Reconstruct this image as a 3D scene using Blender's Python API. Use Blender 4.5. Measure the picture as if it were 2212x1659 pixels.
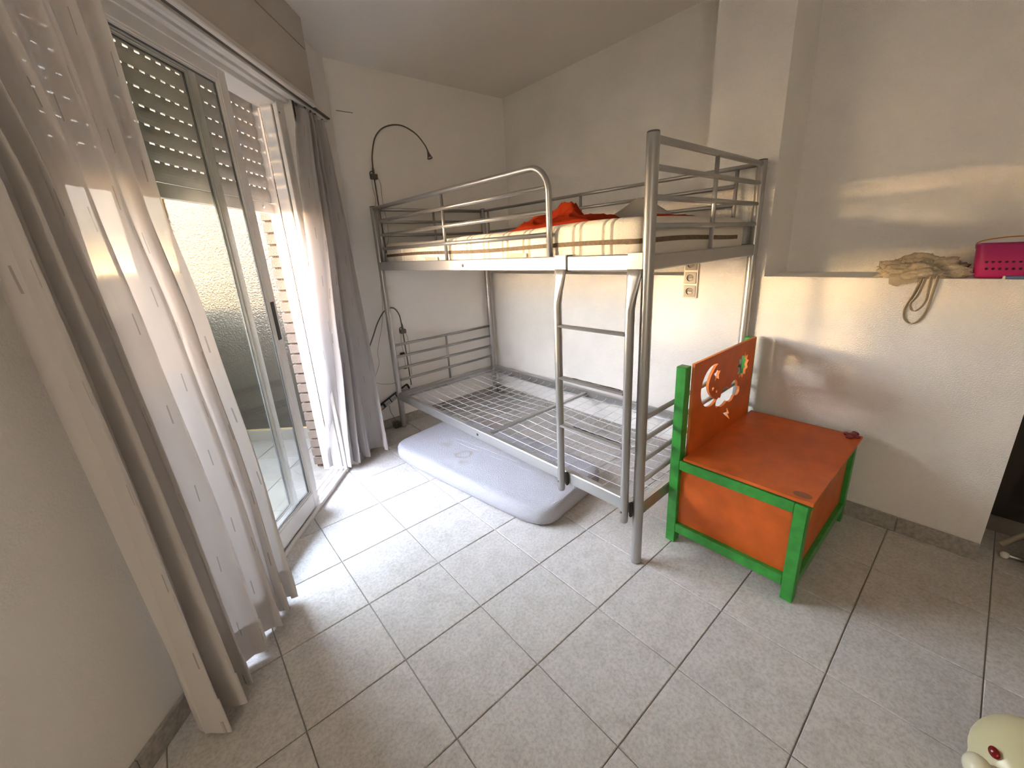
import bpy, bmesh, math, random
from math import pi, sin, cos, radians
from mathutils import Vector, Matrix, noise

# ------------------------------------------------------------------ clear
for o in list(bpy.data.objects):
    bpy.data.objects.remove(o, do_unlink=True)
SC = bpy.context.scene
COL = SC.collection
random.seed(7)

# ------------------------------------------------------------------ camera
cam_d = bpy.data.cameras.new('camera')
cam_d.sensor_fit = 'HORIZONTAL'
cam_d.sensor_width = 36.0
cam_d.lens = 881.9377 / 2212.0 * 36.0
cam_d.shift_x = 0.000716
cam_d.shift_y = -0.010776
cam_d.clip_start = 0.02
cam = bpy.data.objects.new('camera', cam_d)
COL.objects.link(cam)
RT = Vector((0.7590910, -0.6486363, -0.0552427))
UP = Vector((0.2299599, 0.1877920, 0.9549097))
FW = Vector((0.6090150, 0.7375670, -0.2917116))
CP = Vector((-0.0314, -2.2815, 1.2858))
cam.matrix_world = Matrix(((RT.x, UP.x, -FW.x, CP.x), (RT.y, UP.y, -FW.y, CP.y), (RT.z, UP.z, -FW.z, CP.z), (0, 0, 0, 1)))
SC.camera = cam

# ------------------------------------------------------------------ view, sky, sun
SC.view_settings.view_transform = 'Standard'
SC.view_settings.look = 'None'
SC.view_settings.gamma = 1.0
SC.view_settings.use_curve_mapping = False
SC.view_settings.exposure = 2.9
SC.cycles.use_denoising = True
SC.cycles.max_bounces = 10
SC.cycles.diffuse_bounces = 7
SC.cycles.transparent_max_bounces = 24
SC.cycles.sample_clamp_indirect = 6.0
SC.cycles.caustics_reflective = False
SC.cycles.caustics_refractive = False

WA = radians(40.0)                                   # bearing of the window wall
DW = Vector((sin(WA), cos(WA), 0))                   # along the window wall, away from the camera
NW = Vector((cos(WA), -sin(WA), 0))                  # into the room
SUN_DIR = (NW + 0.141 * DW).normalized()
SUN_EL = radians(4.2)
ld = Vector((SUN_DIR.x * cos(SUN_EL), SUN_DIR.y * cos(SUN_EL), -sin(SUN_EL)))
sun_d = bpy.data.lights.new('low_sun', 'SUN')
sun_d.energy = 0.45
sun_d.color = (1.0, 0.66, 0.36)
sun_d.angle = radians(3.5)
sun = bpy.data.objects.new('low_sun', sun_d)
COL.objects.link(sun)
sun.rotation_euler = ld.to_track_quat('-Z', 'Y').to_euler()

SKY = 5.6
FILL_LAMP = 4.6  # strength of the added fill light behind the viewer
world = bpy.data.worlds.new('evening_sky')
SC.world = world
world.use_nodes = True
wn = world.node_tree
# hazy evening sky: warm at the horizon, pale blue above, the same all round
wtc = wn.nodes.new('ShaderNodeTexCoord')
wsep = wn.nodes.new('ShaderNodeSeparateXYZ')
wn.links.new(wtc.outputs['Generated'], wsep.inputs[0])
wr_ = wn.nodes.new('ShaderNodeValToRGB')
els = wr_.color_ramp.elements
els[0].position, els[0].color = 0.0, (0.16, 0.14, 0.12, 1)
els[1].position, els[1].color = 1.0, (0.50, 0.66, 1.0, 1)
for p_, c_ in ((0.495, (0.30, 0.24, 0.18, 1)), (0.500, (6.0, 3.6, 1.7, 1)), (0.512, (3.0, 2.0, 1.1, 1)), (0.53, (1.15, 0.95, 0.74, 1)), (0.57, (1.0, 0.93, 0.90, 1)), (0.64, (0.94, 0.93, 1.02, 1)), (0.76, (0.78, 0.82, 1.0, 1))):
    e_ = els.new(p_)
    e_.color = c_
wmap = wn.nodes.new('ShaderNodeMapRange')
wmap.inputs['From Min'].default_value = -1.0
wn.links.new(wsep.outputs['Z'], wmap.inputs['Value'])
wn.links.new(wmap.outputs[0], wr_.inputs['Fac'])
bg = wn.nodes['Background']
bg.inputs['Strength'].default_value = SKY
wn.links.new(wr_.outputs['Color'], bg.inputs['Color'])

# ------------------------------------------------------------------ materials
def mat(name, col, rough=0.6, metal=0.0, var=0.0, vscale=30.0, bump=0.0, bscale=120.0, spec=0.5, col2=None, detail=4.0, coat=0.0):
    m = bpy.data.materials.new(name)
    m.use_nodes = True
    nt = m.node_tree
    b = nt.nodes['Principled BSDF']
    b.inputs['Base Color'].default_value = (*col, 1)
    b.inputs['Roughness'].default_value = rough
    b.inputs['Metallic'].default_value = metal
    b.inputs['Specular IOR Level'].default_value = spec
    b.inputs['Coat Weight'].default_value = coat
    tc = nt.nodes.new('ShaderNodeTexCoord')
    if var > 0 or col2:
        n = nt.nodes.new('ShaderNodeTexNoise')
        n.inputs['Scale'].default_value = vscale
        n.inputs['Detail'].default_value = detail
        nt.links.new(tc.outputs['Object'], n.inputs['Vector'])
        r = nt.nodes.new('ShaderNodeValToRGB')
        c2 = col2 if col2 else tuple(max(0, c * (1 - var)) for c in col)
        c1 = col if col2 else tuple(min(1, c * (1 + var * 0.5)) for c in col)
        r.color_ramp.elements[0].position = 0.32
        r.color_ramp.elements[1].position = 0.66
        r.color_ramp.elements[0].color = (*c2, 1)
        r.color_ramp.elements[1].color = (*c1, 1)
        nt.links.new(n.outputs['Fac'], r.inputs['Fac'])
        nt.links.new(r.outputs['Color'], b.inputs['Base Color'])
    if bump > 0:
        n2 = nt.nodes.new('ShaderNodeTexNoise')
        n2.inputs['Scale'].default_value = bscale
        n2.inputs['Detail'].default_value = 3.0
        nt.links.new(tc.outputs['Object'], n2.inputs['Vector'])
        bp = nt.nodes.new('ShaderNodeBump')
        bp.inputs['Strength'].default_value = bump
        bp.inputs['Distance'].default_value = 0.01
        nt.links.new(n2.outputs['Fac'], bp.inputs['Height'])
        nt.links.new(bp.outputs['Normal'], b.inputs['Normal'])
    return m

def mat_glass(name, tint, refl=0.07):
    m = bpy.data.materials.new(name)
    m.use_nodes = True
    nt = m.node_tree
    nt.nodes.remove(nt.nodes['Principled BSDF'])
    out = nt.nodes['Material Output']
    tr = nt.nodes.new('ShaderNodeBsdfTransparent')
    tr.inputs['Color'].default_value = (*tint, 1)
    gl = nt.nodes.new('ShaderNodeBsdfGlossy')
    gl.inputs['Roughness'].default_value = 0.03
    lw = nt.nodes.new('ShaderNodeLayerWeight')
    lw.inputs['Blend'].default_value = 0.12
    mu = nt.nodes.new('ShaderNodeMath')
    mu.operation = 'MULTIPLY'
    mu.inputs[1].default_value = 0.5
    nt.links.new(lw.outputs['Fresnel'], mu.inputs[0])
    mx = nt.nodes.new('ShaderNodeMixShader')
    nt.links.new(mu.outputs[0], mx.inputs[0])
    nt.links.new(tr.outputs[0], mx.inputs[1])
    nt.links.new(gl.outputs[0], mx.inputs[2])
    nt.links.new(mx.outputs[0], out.inputs['Surface'])
    return m

def mat_cloth_thin(name, col, trans=0.5, clear=0.06, dashes=True):
    """sheer curtain cloth: reflects, lets light through and has woven slub dashes"""
    m = bpy.data.materials.new(name)
    m.use_nodes = True
    nt = m.node_tree
    nt.nodes.remove(nt.nodes['Principled BSDF'])
    out = nt.nodes['Material Output']
    df = nt.nodes.new('ShaderNodeBsdfDiffuse')
    tl = nt.nodes.new('ShaderNodeBsdfTranslucent')
    tp = nt.nodes.new('ShaderNodeBsdfTransparent')
    m1 = nt.nodes.new('ShaderNodeMixShader')
    m2 = nt.nodes.new('ShaderNodeMixShader')
    m1.inputs[0].default_value = trans
    m2.inputs[0].default_value = clear
    nt.links.new(df.outputs[0], m1.inputs[1])
    nt.links.new(tl.outputs[0], m1.inputs[2])
    nt.links.new(m1.outputs[0], m2.inputs[1])
    nt.links.new(tp.outputs[0], m2.inputs[2])
    nt.links.new(m2.outputs[0], out.inputs['Surface'])
    df.inputs['Color'].default_value = (*col, 1)
    tl.inputs['Color'].default_value = (*col, 1)
    if dashes:
        uv = nt.nodes.new('ShaderNodeUVMap')
        sep = nt.nodes.new('ShaderNodeSeparateXYZ')
        nt.links.new(uv.outputs[0], sep.inputs[0])
        def M(op, a, b=None):
            n = nt.nodes.new('ShaderNodeMath')
            n.operation = op
            for i, x in enumerate((a, b)):
                if x is None:
                    continue
                if isinstance(x, (int, float)):
                    n.inputs[i].default_value = x
                else:
                    nt.links.new(x, n.inputs[i])
            return n.outputs[0]
        ux = M('MULTIPLY', sep.outputs[0], 21.0)
        idx = M('FLOOR', ux)
        fx = M('FRACT', ux)
        wn_ = nt.nodes.new('ShaderNodeTexWhiteNoise')
        wn_.noise_dimensions = '1D'
        nt.links.new(idx, wn_.inputs['W'])
        vy = M('ADD', M('MULTIPLY', sep.outputs[1], 8.0), M('MULTIPLY', wn_.outputs['Value'], 7.0))
        line = M('LESS_THAN', M('ABSOLUTE', M('SUBTRACT', fx, 0.5)), 0.028)
        dash = M('LESS_THAN', M('FRACT', vy), 0.22)
        mk = M('MULTIPLY', line, dash)
        mc = nt.nodes.new('ShaderNodeMix')
        mc.data_type = 'RGBA'
        nt.links.new(mk, mc.inputs['Factor'])
        mc.inputs['A'].default_value = (*col, 1)
        mc.inputs['B'].default_value = (*[c * 0.62 for c in col], 1)
        nt.links.new(mc.outputs['Result'], df.inputs['Color'])
        nt.links.new(mc.outputs['Result'], tl.inputs['Color'])
    return m

def mat_tile(name):
    m = mat(name, (0.56, 0.545, 0.51), rough=0.42, spec=0.4)
    nt = m.node_tree
    b = nt.nodes['Principled BSDF']
    tc = nt.nodes.new('ShaderNodeTexCoord')
    oi = nt.nodes.new('ShaderNodeObjectInfo')
    ad = nt.nodes.new('ShaderNodeVectorMath')
    ad.operation = 'MULTIPLY_ADD'
    ad.inputs[1].default_value = (31.0, 57.0, 11.0)
    nt.links.new(oi.outputs['Random'], ad.inputs[0])
    nt.links.new(tc.outputs['Object'], ad.inputs[2])
    n1 = nt.nodes.new('ShaderNodeTexNoise')
    n1.inputs['Scale'].default_value = 95.0
    n1.inputs['Detail'].default_value = 5.0
    n1.inputs['Roughness'].default_value = 0.7
    n2 = nt.nodes.new('ShaderNodeTexNoise')
    n2.inputs['Scale'].default_value = 16.0
    n2.inputs['Detail'].default_value = 4.0
    nt.links.new(ad.outputs[0], n1.inputs['Vector'])
    nt.links.new(ad.outputs[0], n2.inputs['Vector'])
    r1 = nt.nodes.new('ShaderNodeValToRGB')
    r1.color_ramp.elements[0].position = 0.30
    r1.color_ramp.elements[1].position = 0.58
    r1.color_ramp.elements[0].color = (0.42, 0.405, 0.385, 1)
    r1.color_ramp.elements[1].color = (0.62, 0.595, 0.57, 1)
    r2 = nt.nodes.new('ShaderNodeValToRGB')
    r2.color_ramp.elements[0].position = 0.3
    r2.color_ramp.elements[1].position = 0.6
    r2.color_ramp.elements[0].color = (0.88, 0.88, 0.87, 1)
    r2.color_ramp.elements[1].color = (1, 1, 1, 1)
    nt.links.new(n1.outputs['Fac'], r1.inputs['Fac'])
    nt.links.new(n2.outputs['Fac'], r2.inputs['Fac'])
    mx = nt.nodes.new('ShaderNodeMix')
    mx.data_type = 'RGBA'
    mx.blend_type = 'MULTIPLY'
    mx.inputs['Factor'].default_value = 1.0
    nt.links.new(r1.outputs['Color'], mx.inputs['A'])
    nt.links.new(r2.outputs['Color'], mx.inputs['B'])
    nt.links.new(mx.outputs['Result'], b.inputs['Base Color'])
    return m

def mat_frost(name, col):
    m = bpy.data.materials.new(name)
    m.use_nodes = True
    nt = m.node_tree
    nt.nodes.remove(nt.nodes['Principled BSDF'])
    out = nt.nodes['Material Output']
    df = nt.nodes.new('ShaderNodeBsdfDiffuse')
    tl = nt.nodes.new('ShaderNodeBsdfTranslucent')
    gl = nt.nodes.new('ShaderNodeBsdfGlossy')
    gl.inputs['Roughness'].default_value = 0.25
    tc = nt.nodes.new('ShaderNodeTexCoord')
    n = nt.nodes.new('ShaderNodeTexNoise')
    n.inputs['Scale'].default_value = 90.0
    nt.links.new(tc.outputs['Object'], n.inputs['Vector'])
    bp = nt.nodes.new('ShaderNodeBump')
    bp.inputs['Strength'].default_value = 0.35
    bp.inputs['Distance'].default_value = 0.01
    nt.links.new(n.outputs['Fac'], bp.inputs['Height'])
    for s in (df, tl):
        s.inputs['Color'].default_value = (*col, 1)
    for s in (df, tl, gl):
        nt.links.new(bp.outputs['Normal'], s.inputs['Normal'])
    m1 = nt.nodes.new('ShaderNodeMixShader')
    m1.inputs[0].default_value = 0.6
    nt.links.new(df.outputs[0], m1.inputs[1])
    nt.links.new(tl.outputs[0], m1.inputs[2])
    m2 = nt.nodes.new('ShaderNodeMixShader')
    m2.inputs[0].default_value = 0.05
    nt.links.new(m1.outputs[0], m2.inputs[1])
    nt.links.new(gl.outputs[0], m2.inputs[2])
    nt.links.new(m2.outputs[0], out.inputs['Surface'])
    return m

def mat_stain(name, col, stain, spots):
    """white terry cloth with a few old stains of their own shape (object space)"""
    m = mat(name, col, rough=0.95, spec=0.1, bump=0.9, bscale=260.0)
    nt = m.node_tree
    b = nt.nodes['Principled BSDF']
    tc = nt.nodes.new('ShaderNodeTexCoord')
    nz = nt.nodes.new('ShaderNodeTexNoise')
    nz.inputs['Scale'].default_value = 14.0
    nz.inputs['Detail'].default_value = 3.0
    nt.links.new(tc.outputs['Object'], nz.inputs['Vector'])
    dis = nt.nodes.new('ShaderNodeVectorMath')
    dis.operation = 'MULTIPLY_ADD'
    dis.inputs[1].default_value = (0.09, 0.09, 0.0)
    nt.links.new(nz.outputs['Color'], dis.inputs[0])
    nt.links.new(tc.outputs['Object'], dis.inputs[2])
    acc = None
    for (x, y, r, w) in spots:
        d = nt.nodes.new('ShaderNodeVectorMath')
        d.operation = 'DISTANCE'
        d.inputs[1].default_value = (x + 0.045, y + 0.045, 0.09)
        nt.links.new(dis.outputs[0], d.inputs[0])
        s = nt.nodes.new('ShaderNodeMath')
        s.operation = 'SUBTRACT'
        s.inputs[1].default_value = r
        nt.links.new(d.outputs['Value'], s.inputs[0])
        a = nt.nodes.new('ShaderNodeMath')
        a.operation = 'ABSOLUTE'
        nt.links.new(s.outputs[0], a.inputs[0])
        mr = nt.nodes.new('ShaderNodeMapRange')
        mr.inputs['From Min'].default_value = 0.0
        mr.inputs['From Max'].default_value = w
        mr.inputs['To Min'].default_value = 1.0
        mr.inputs['To Max'].default_value = 0.0
        nt.links.new(a.outputs[0], mr.inputs['Value'])
        if acc is None:
            acc = mr.outputs[0]
        else:
            mm = nt.nodes.new('ShaderNodeMath')
            mm.operation = 'MAXIMUM'
            nt.links.new(acc, mm.inputs[0])
            nt.links.new(mr.outputs[0], mm.inputs[1])
            acc = mm.outputs[0]
    n3 = nt.nodes.new('ShaderNodeTexNoise')
    n3.inputs['Scale'].default_value = 22.0
    nt.links.new(tc.outputs['Object'], n3.inputs['Vector'])
    mul = nt.nodes.new('ShaderNodeMath')
    mul.operation = 'MULTIPLY'
    nt.links.new(acc, mul.inputs[0])
    nt.links.new(n3.outputs['Fac'], mul.inputs[1])
    mx = nt.nodes.new('ShaderNodeMix')
    mx.data_type = 'RGBA'
    mx.inputs['A'].default_value = (*col, 1)
    mx.inputs['B'].default_value = (*stain, 1)
    nt.links.new(mul.outputs[0], mx.inputs['Factor'])
    nt.links.new(mx.outputs['Result'], b.inputs['Base Color'])
    return m

M_WALL = mat('wall_plaster', (0.85, 0.83, 0.80), rough=0.92, spec=0.15, bump=0.22, bscale=150.0, var=0.05, vscale=2.0)
M_WALLR = mat('rough_plaster', (0.85, 0.83, 0.80), rough=0.92, spec=0.15, bump=0.55, bscale=210.0, var=0.06, vscale=3.0)
M_CEIL = mat('ceiling_paint', (0.84, 0.82, 0.79), rough=0.95, spec=0.1, bump=0.1, bscale=90.0)
M_TILE = mat_tile('floor_tile_glaze')
M_BASE = mat('skirting_tile', (0.36, 0.34, 0.31), rough=0.45, var=0.25, vscale=70.0)
M_GROUT = mat('grout', (0.30, 0.28, 0.25), rough=0.95)
M_ALU = mat('white_lacquered_aluminium', (0.74, 0.72, 0.69), rough=0.4, spec=0.5)
M_ALUD = mat('grey_gasket', (0.10, 0.11, 0.11), rough=0.6)
M_SLAT = mat('shutter_slat_grey', (0.40, 0.385, 0.36), rough=0.45, var=0.12, vscale=14.0)
M_BOX = mat('shutter_box_paint', (0.52, 0.48, 0.43), rough=0.85, bump=0.1)
M_GLASS = mat_glass('window_glass', (0.92, 0.93, 0.91))
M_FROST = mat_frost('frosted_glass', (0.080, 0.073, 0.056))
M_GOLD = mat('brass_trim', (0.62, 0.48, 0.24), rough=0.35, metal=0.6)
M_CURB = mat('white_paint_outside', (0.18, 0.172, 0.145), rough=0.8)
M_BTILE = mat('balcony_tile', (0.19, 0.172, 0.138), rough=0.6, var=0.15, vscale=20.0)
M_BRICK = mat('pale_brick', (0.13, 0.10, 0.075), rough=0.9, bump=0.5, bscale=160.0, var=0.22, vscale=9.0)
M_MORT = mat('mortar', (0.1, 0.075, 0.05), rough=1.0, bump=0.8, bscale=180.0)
M_CURT = mat_cloth_thin('curtain_cloth_backlit', (0.52, 0.50, 0.49), trans=0.3, clear=0.02)  # same fabric as the left curtain, colour lowered against the window glare
M_CURT2 = mat_cloth_thin('curtain_cloth_dim', (0.70, 0.665, 0.64), trans=0.14, clear=0.01)  # same fabric, passes less so the sun behind shows dimmer
M_STEEL = mat('silver_painted_steel', (0.41, 0.405, 0.395), rough=0.33, metal=0.7, spec=0.5)
M_STEELD = mat('dark_bolt', (0.10, 0.10, 0.10), rough=0.4, metal=0.8)
M_WIRE = mat('white_coated_wire', (0.66, 0.68, 0.70), rough=0.45)
M_BARE = mat('worn_dark_steel', (0.03, 0.03, 0.03), rough=0.6)
M_TICK = mat('cream_mattress_ticking', (0.78, 0.73, 0.64), rough=0.9, spec=0.1, bump=0.3, bscale=230.0)
M_BAND = mat('brown_zip_band', (0.16, 0.11, 0.065), rough=0.8, var=0.3, vscale=90.0)
M_HANDLE = mat('tan_handle_tape', (0.52, 0.44, 0.34), rough=0.9)
M_TERRY = mat_stain('white_terry', (0.55, 0.55, 0.60), (0.36, 0.31, 0.22), ((-0.08, 0.30, 0.004, 0.045), (-0.10, 0.12, 0.045, 0.020), (-0.17, 0.04, 0.004, 0.035)))
M_RED = mat('orange_red_cotton', (0.58, 0.065, 0.02), rough=0.9, spec=0.1, bump=0.2, bscale=300)
M_WHITEC = mat('white_cotton', (0.75, 0.73, 0.69), rough=0.95, spec=0.1, bump=0.2, bscale=200)
M_GREEN = mat('green_gloss_paint', (0.04, 0.30, 0.045), rough=0.38, spec=0.5, var=0.18, vscale=30.0, bump=0.08, bscale=60)
M_ORANGE = mat('orange_painted_board', (0.60, 0.115, 0.013), rough=0.45, spec=0.45, var=0.15, vscale=12.0, bump=0.06, bscale=300)
M_OREDGE = mat('orange_cut_edge', (0.75, 0.24, 0.06), rough=0.6)
M_DRED = mat('dark_red_rubber', (0.22, 0.02, 0.02), rough=0.5)
M_YEL = mat('yellow_paint', (0.55, 0.40, 0.05), rough=0.5)
M_SOCK = mat('socket_grey_beige', (0.22, 0.20, 0.17), rough=0.4)
M_SOCKF = mat('socket_frame_cream', (0.52, 0.46, 0.38), rough=0.4)
M_BLACK = mat('black_plastic', (0.012, 0.012, 0.012), rough=0.45)
M_LAMP = mat('grey_brown_metal', (0.14, 0.125, 0.11), rough=0.4, metal=0.5)
M_CORD = mat('grey_cord', (0.25, 0.24, 0.22), rough=0.6)
M_LENS = mat('lamp_lens', (0.75, 0.74, 0.72), rough=0.15)
M_STRIP = mat('pale_grey_plastic', (0.42, 0.42, 0.41), rough=0.35)
M_SWITCH = mat('orange_switch', (0.62, 0.30, 0.06), rough=0.35)
M_CLEAR = mat_glass('clear_plastic', (0.85, 0.87, 0.85))
M_CANVAS = mat('beige_canvas', (0.52, 0.45, 0.33), rough=0.95, spec=0.1, bump=0.4, bscale=240, var=0.15, vscale=15)
M_MAG = mat('magenta_plastic', (0.40, 0.02, 0.13), rough=0.32, spec=0.5)
M_ORSTR = mat('orange_cord', (0.55, 0.22, 0.03), rough=0.6)
M_BLUE = mat('blue_cover', (0.10, 0.14, 0.28), rough=0.4)
M_CREAMP = mat('cream_glossy_plastic', (0.60, 0.57, 0.35), rough=0.28, spec=0.5)
M_CREAMP2 = mat('cream_translucent_plastic', (0.68, 0.66, 0.50), rough=0.25)
M_EYE = mat('red_eye_plastic', (0.20, 0.004, 0.004), rough=0.25)
M_BEIGET = mat('beige_tube', (0.34, 0.29, 0.22), rough=0.5)
M_DOT = mat('pale_cushion', (0.50, 0.46, 0.37), rough=0.9)
M_ALCSHADE = mat('alcove_shade_colour', (0.035, 0.028, 0.022), rough=0.8)  # near-black colour stands in for deep shade under the ledge
M_RAIL = mat('track_white', (0.66, 0.63, 0.59), rough=0.4)
M_GROOVE = mat('groove_dark', (0.09, 0.075, 0.06), rough=0.8)

# ------------------------------------------------------------------ mesh helpers
class MB:
    def __init__(self):
        self.bm = bmesh.new()
    def box(self, lo, hi, bev=0.0, seg=1):
        bm = self.bm
        lo, hi = Vector(lo), Vector(hi)
        vs = [bm.verts.new((x, y, z)) for x in (lo.x, hi.x) for y in (lo.y, hi.y) for z in (lo.z, hi.z)]
        fs = [bm.faces.new([vs[i] for i in q]) for q in ((0, 1, 3, 2), (4, 6, 7, 5), (0, 4, 5, 1), (2, 3, 7, 6), (0, 2, 6, 4), (1, 5, 7, 3))]
        if bev > 0:
            es = list({e for f in fs for e in f.edges})
            bmesh.ops.bevel(bm, geom=es, offset=bev, segments=seg, profile=0.5, affect='EDGES')
        return self
    def obox(self, o, ax, ay, az, lo, hi, bev=0.0, seg=1):
        """box in the frame (o; ax, ay, az)"""
        n0 = len(self.bm.verts)
        self.bm.verts.ensure_lookup_table()
        old = set(self.bm.verts)
        self.box(lo, hi, bev, seg)
        mt = Matrix(((ax.x, ay.x, az.x, o.x), (ax.y, ay.y, az.y, o.y), (ax.z, ay.z, az.z, o.z), (0, 0, 0, 1)))
        for v in self.bm.verts:
            if v not in old:
                v.co = mt @ v.co
        return self
    def tube(self, pts, r, seg=10, cap=True, closed=False):
        bm = self.bm
        pts = [Vector(p) for p in pts]
        n = len(pts)
        rr = r if isinstance(r, (list, tuple)) else [r] * n
        rings = []
        prev = None
        for i, p in enumerate(pts):
            if closed:
                d = pts[(i + 1) % n] - pts[i - 1]
            elif i == 0:
                d = pts[1] - pts[0]
            elif i == n - 1:
                d = pts[-1] - pts[-2]
            else:
                d = (pts[i + 1] - p).normalized() + (p - pts[i - 1]).normalized()
            d = d.normalized()
            if prev is None:
                a = Vector((0, 0, 1)) if abs(d.z) < 0.9 else Vector((1, 0, 0))
                x = d.cross(a).normalized()
            else:
                x = (prev - d * prev.dot(d)).normalized()
            y = d.cross(x)
            prev = x
            rings.append([bm.verts.new(p + (x * cos(2 * pi * k / seg) + y * sin(2 * pi * k / seg)) * rr[i]) for k in range(seg)])
        m = n if closed else n - 1
        for i in range(m):
            A, B = rings[i], rings[(i + 1) % n]
            for k in range(seg):
                f = bm.faces.new((A[k], A[(k + 1) % seg], B[(k + 1) % seg], B[k]))
                f.smooth = True
        if cap and not closed:
            bm.faces.new(list(reversed(rings[0])))
            bm.faces.new(rings[-1])
        return self
    def ribbon(self, pts, side, w, th=0.002):
        """flat tape along pts, its width along side"""
        bm = self.bm
        pts = [Vector(p) for p in pts]
        rows = []
        for i, p in enumerate(pts):
            d = (pts[min(i + 1, len(pts) - 1)] - pts[max(i - 1, 0)]).normalized()
            s = Vector(side[i] if isinstance(side, list) else side)
            s = (s - d * s.dot(d)).normalized()
            nn = d.cross(s)
            rows.append([bm.verts.new(p + s * (w / 2) * a + nn * (th / 2) * b) for a, b in ((-1, -1), (1, -1), (1, 1), (-1, 1))])
        for A, B in zip(rows, rows[1:]):
            for k in range(4):
                bm.faces.new((A[k], A[(k + 1) % 4], B[(k + 1) % 4], B[k]))
        bm.faces.new(list(reversed(rows[0])))
        bm.faces.new(rows[-1])
        return self
    def lathe(self, prof, o, ax, seg=20):
        """prof: (radius, height) along axis ax from o"""
        bm = self.bm
        ax = Vector(ax).normalized()
        a = Vector((0, 0, 1)) if abs(ax.z) < 0.9 else Vector((1, 0, 0))
        x = ax.cross(a).normalized()
        y = ax.cross(x)
        o = Vector(o)
        rings = []
        for r, h in prof:
            if r < 1e-6:
                rings.append([bm.verts.new(o + ax * h)])
            else:
                rings.append([bm.verts.new(o + ax * h + (x * cos(2 * pi * k / seg) + y * sin(2 * pi * k / seg)) * r) for k in range(seg)])
        for A, B in zip(rings, rings[1:]):
            for k in range(seg):
                k2 = (k + 1) % seg
                if len(A) == 1 and len(B) == 1:
                    continue
                if len(A) == 1:
                    f = bm.faces.new((A[0], B[k2], B[k]))
                elif len(B) == 1:
                    f = bm.faces.new((A[k], A[k2], B[0]))
                else:
                    f = bm.faces.new((A[k], A[k2], B[k2], B[k]))
                f.smooth = True
        return self
    def prism(self, poly, z0, z1):
        bm = self.bm
        a = [bm.verts.new((x, y, z0)) for x, y in poly]
        b = [bm.verts.new((x, y, z1)) for x, y in poly]
        n = len(poly)
        for i in range(n):
            bm.faces.new((a[i], a[(i + 1) % n], b[(i + 1) % n], b[i]))
        bm.faces.new(list(reversed(a)))
        bm.faces.new(b)
        return self
    def mesh(self, name):
        bmesh.ops.recalc_face_normals(self.bm, faces=self.bm.faces[:])
        me = bpy.data.meshes.new(name)
        self.bm.to_mesh(me)
        self.bm.free()
        return me

def link(name, me, m, parent=None, smooth=False):
    o = bpy.data.objects.new(name, me)
    COL.objects.link(o)
    if m is not None and not me.materials:
        me.materials.append(m)
    if smooth:
        for f in me.polygons:
            f.use_smooth = True
    if parent is not None:
        o.parent = parent
        # vertices are in room coordinates: cancel the parents' offsets
        p, off = parent, Vector((0, 0, 0))
        while p is not None:
            off += p.location
            p = p.parent
        o.location = -off
    return o

def obj(name, mb, m, parent=None, smooth=False):
    return link(name, mb.mesh(name), m, parent, smooth)

def piece(name, me, loc, m, parent, rot=None):
    """one of many alike pieces sharing a mesh; loc in room coordinates"""
    o = bpy.data.objects.new(name, me)
    COL.objects.link(o)
    if m is not None and not me.materials:
        me.materials.append(m)
    o.parent = parent
    p, off = parent, Vector((0, 0, 0))
    while p is not None:
        off += p.location
        p = p.parent
    o.location = Vector(loc) - off
    if rot is not None:
        o.rotation_euler = rot
    return o

def thing(name, label, cat, loc=(0, 0, 0), group=None):
    o = bpy.data.objects.new(name, None)
    o.empty_display_size = 0.05
    COL.objects.link(o)
    o.location = loc
    o['label'] = label
    o['category'] = cat
    if group:
        o['group'] = group
    return o

def tag(o, label, cat, group=None):
    o['label'] = label
    o['category'] = cat
    if group:
        o['group'] = group
    return o

def struct(o, label, cat):
    o['kind'] = 'structure'
    o['label'] = label
    o['category'] = cat
    return o

def W(t, c, z):
    v = DW * t + NW * c
    return Vector((v.x, v.y, z))
O0 = Vector((0, 0, 0))
ZZ = Vector((0, 0, 1))
def wbox(mb, t0, t1, c0, c1, z0, z1, bev=0.0):
    return mb.obox(O0, DW, NW, ZZ, (t0, c0, z0), (t1, c1, z1), bev)

def smooth_path(pts, n=8):
    """Catmull-Rom through pts"""
    P = [Vector(p) for p in pts]
    P = [P[0] * 2 - P[1]] + P + [P[-1] * 2 - P[-2]]
    out = []
    for i in range(1, len(P) - 2):
        for k in range(n):
            t = k / n
            a, b, c, d = P[i - 1], P[i], P[i + 1], P[i + 2]
            out.append(0.5 * ((2 * b) + (c - a) * t + (2 * a - 5 * b + 4 * c - d) * t * t + (3 * b - a - 3 * c + d) * t ** 3))
    out.append(P[-2])
    return out

# ================================================================== STRUCTURE
XR, YF, ZC, LED = 2.195, 0.607, 2.44, 1.089
XREC, XNI = 2.425, 2.50
YB = -4.7
CW = 0.40                                            # room face of the window wall
def wall_xy(t, c):
    v = W(t, c, 0)
    return (v.x, v.y)
t_far = (YF + CW * sin(WA)) / cos(WA)
t_back = (YB + CW * sin(WA)) / cos(WA)

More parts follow.
